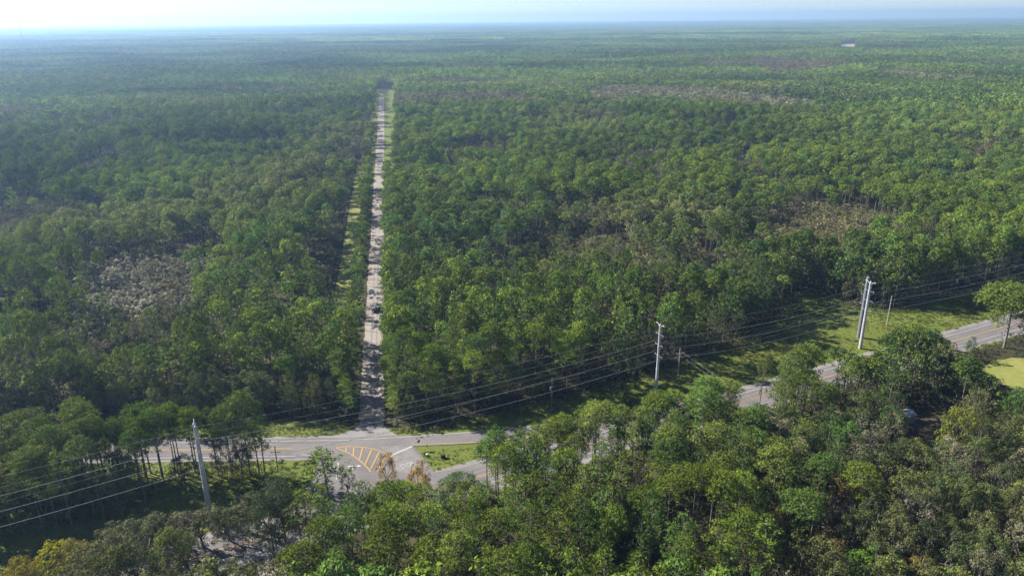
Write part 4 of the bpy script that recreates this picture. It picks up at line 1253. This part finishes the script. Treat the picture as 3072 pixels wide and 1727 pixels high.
# a small pale building at the far clearing
# ------------------------------------------------------------------ vehicles
def car(name, loc, rz, paint, label, cat, length=4.9, width=1.9, height=1.75, pickup=False):
    o = empty(name, loc, rz); tag(o, label, cat)
    L, W, H = length / 2, width / 2, height
    hood, belt = H * 0.60, H * 0.60
    prof = [(-L, 0.35), (-L, belt * .95), (-L + .1, belt), (L * .45, belt), (L * .97, belt * .86), (L, belt * .7), (L, 0.35)]
    def extr(pr, w0, w1=None):
        w1 = w0 if w1 is None else w1
        mb = MB(); n = len(pr)
        zmax = max(z for _, z in pr)
        v = []
        for s in (-1, 1):
            for x, z in pr: v.append((x, s * (w0 if z < zmax - 0.02 else w1), z))
        f = [tuple(range(n - 1, -1, -1)), tuple(range(n, 2 * n))] + [(i, (i + 1) % n, n + (i + 1) % n, n + i) for i in range(n)]
        mb._add(v, f); return mb
    body = extr(prof, W, W - 0.04).build('body', paint, o)
    bv = body.modifiers.new('bevel', 'BEVEL'); bv.width = 0.07; bv.segments = 2
    x0, x1 = (-L * .15, L * .5) if pickup else (-L * .93, L * .5)
    cab = [(x0, belt - .02), (x0 + .18, H - .08), (x1 - .75, H - .08), (x1, belt - .02)]
    c = extr(cab, W - 0.08, W - 0.24).build('cabin_glass', M['glass'], o)
    roof = MB().box(((x0 + .18 + x1 - .75) / 2, 0, H - 0.05), ((x1 - .75) - (x0 + .18) + .06, 2 * W - .46, 0.09)).build('roof', M['silver'], o)
    for s in (-1, 1):
        for xx in (x0 + .1, (x0 + x1) / 2 - .2, x1 - .4):
            MB().tube([(xx, s * (W - .07), belt), (xx * .8 + .2 * (x0 + x1) / 2, s * (W - .23), H - .08)], 0.05, 4).build('pillar', paint, o)
        for xx in (-L * .62, L * .62):
            w = MB().tube([(xx, s * (W - .22), 0.36), (xx, s * (W + .01), 0.36)], 0.36, 16).build('tyre', M['black'], o)
            MB().tube([(xx, s * (W - .02), 0.36), (xx, s * (W + .03), 0.36)], 0.21, 10).build('rim', M['chrome'], w)
        MB().box((L - .02, s * (W - .3), belt * .72), (0.08, 0.36, 0.17)).build('headlight', M['lamp'], o)
        MB().box((-L + .02, s * (W - .2), belt * .75), (0.08, 0.2, 0.25)).build('tail_light', M['red'], o)
        MB().box((x1 - .35, s * (W + .1), belt + .08), (0.14, 0.2, 0.14)).build('mirror', paint, o)
    for xx in (-L, L):
        MB().box((xx, 0, 0.48), (0.14, 2 * W - .1, 0.2)).build('bumper', M['black'], o)
    if pickup:
        MB().box((-L * .58, 0, belt + .002), (L * .72, 2 * W - .3, 0.02)).build('bed', M['black'], o)
    return o
cx_, cy_, _ = at(1139, 933)
car('pickup_truck', (cx_, cy_, 0.06), math.radians(215), M['darkpaint'], 'dark pickup truck with pale roof stopped on the sand road', 'pickup truck', 5.8, 2.05, 1.95, pickup=True)

# ------------------------------------------------------------------ signs and small things
sx, sy, _ = at(1257, 1347)
face = math.atan2(-5.2, 4.3) + math.pi / 2
so = empty('stop_sign', (sx, sy, 0), face); tag(so, 'red octagonal stop sign at the tip of the grass island', 'stop sign')
MB().tube([(0, 0, 0), (0, 0, 2.7)], 0.04, 6).build('post', M['steel'], so)
mrot = Matrix.Rotation(math.pi / 2, 4, 'X')
octo = lambda r: [(r * math.cos(math.pi / 8 + k * math.pi / 4), r * math.sin(math.pi / 8 + k * math.pi / 4)) for k in range(8)]
mt = Matrix.Translation((0, -0.06, 2.5)) @ mrot
MB().prism(octo(0.50), 0.0, 0.02, mt).build('border', M['white'], so)
pan = MB().prism(octo(0.46), 0.02, 0.03, mt).build('panel', M['red'], so)
word('lettering', 'STOP', (0, -0.095, 2.5), (math.pi / 2, 0, 0), 0.36, M['white'], so)
def cabinet(px_, py_, d, mat, name, label, cat):
    x, y, _ = at(px_, py_)
    o = empty(name, (x, y, 0), 0.4); tag(o, label, cat)
    MB().box((0, 0, d[2] / 2), d).build('cabinet', mat, o)
    MB().prism([(-d[0] * .56, -d[1] * .56), (d[0] * .56, -d[1] * .56), (d[0] * .56, d[1] * .56), (-d[0] * .56, d[1] * .56)], d[2], d[2] + 0.08).build('lid', mat, o)
    MB().box((0, -d[1] / 2 - 0.01, d[2] * .5), (d[0] * .7, 0.02, d[2] * .7)).build('door', mat, o)
cabinet(1329, 1373, (1.1, 0.7, 0.9), M['box_dark'], 'utility_box', 'small dark utility box on the grass island', 'utility box')
cabinet(1281, 1366, (0.45, 0.3, 0.5), M['white'], 'marker_box', 'small white marker box on the grass island', 'marker')
# marker post on the island
x, y, _ = at(1282, 1343)
o = empty('marker_post', (x, y, 0)); tag(o, 'thin dark marker post on the far edge of the grass island', 'post')
MB().tube([(0, 0, 0), (0, 0, 1.2)], 0.05, 6).build('post', M['black'], o)
MB().box((0, -0.05, 1.0), (0.18, 0.02, 0.36)).build('plate', M['black'], o)
# ring of pipe in the grass
x, y, _ = at(843, 1388)
b = MB()
pts = [(0.5 * math.cos(2 * math.pi * k / 20), 0, 0.52 + 0.5 * math.sin(2 * math.pi * k / 20)) for k in range(21)]
b.tube(pts, 0.09, 6, cap=False)
o = b.build('tyre_ring', M['black'], None, True); o.location = (x, y, 0); o.rotation_euler = (-0.25, 0, 0.2)
tag(o, 'black rubber ring standing in the grass beside the crossarm pole', 'ring')
# shed in the yard
x, y, _ = at(2712, 1262)
sh = empty('shed', (x, y, 0), 0.35); tag(sh, 'small pale shed with metal roof in the dark yard', 'shed')
MB().box((0, 0, 1.2), (4.2, 3.4, 2.4)).build('wall', M['wall_white'], sh)
rf = MB()
for s in (-1, 1):
    rf.box((0, s * 0.95, 2.85), (4.7, 2.25, 0.08), Matrix.Rotation(-s * 0.5, 3, 'X'))
rf = rf.build('roof', M['roof_white'], sh)
for k in range(9):
    for s in (-1, 1):
        MB().box((-2.2 + k * 0.55, s * 0.95, 2.91), (0.05, 2.2, 0.05), Matrix.Rotation(-s * 0.5, 3, 'X')).build('seam', M['roof_white'], rf)
for s in (-1, 1):
    MB().prism([(-1.7, 2.4), (1.7, 2.4), (0, 3.3)], s * 2.06 - 0.03, s * 2.06 + 0.03, Matrix(((0, 0, 1, 0), (1, 0, 0, 0), (0, 1, 0, 0), (0, 0, 0, 1)))).build('gable', M['wall_white'], sh)
MB().box((2.115, 0, 1.0), (0.03, 1.2, 2.0)).build('door', M['box_dark'], sh)

# ------------------------------------------------------------------ air
hz = MB().box((0, 11400, 109.5), (50000, 28600, 221)).build('haze', M['wire'])
tag(hz, None, None, None, 'stuff')
hm = bpy.data.materials.new('haze_air'); hm.use_nodes = True
hn = hm.node_tree; hn.nodes.clear()
ho = hn.nodes.new('ShaderNodeOutputMaterial'); pv = hn.nodes.new('ShaderNodeVolumePrincipled')
pv.inputs['Color'].default_value = (0.38, 0.60, 1.0, 1)
pv.inputs['Density'].default_value = 0.00013
pv.inputs['Anisotropy'].default_value = 0.45
pv.inputs['Absorption Color'].default_value = (0.12, 0.12, 0.12, 1)
hn.links.new(pv.outputs[0], ho.inputs['Volume'])
hz.data.materials.clear(); hz.data.materials.append(hm)
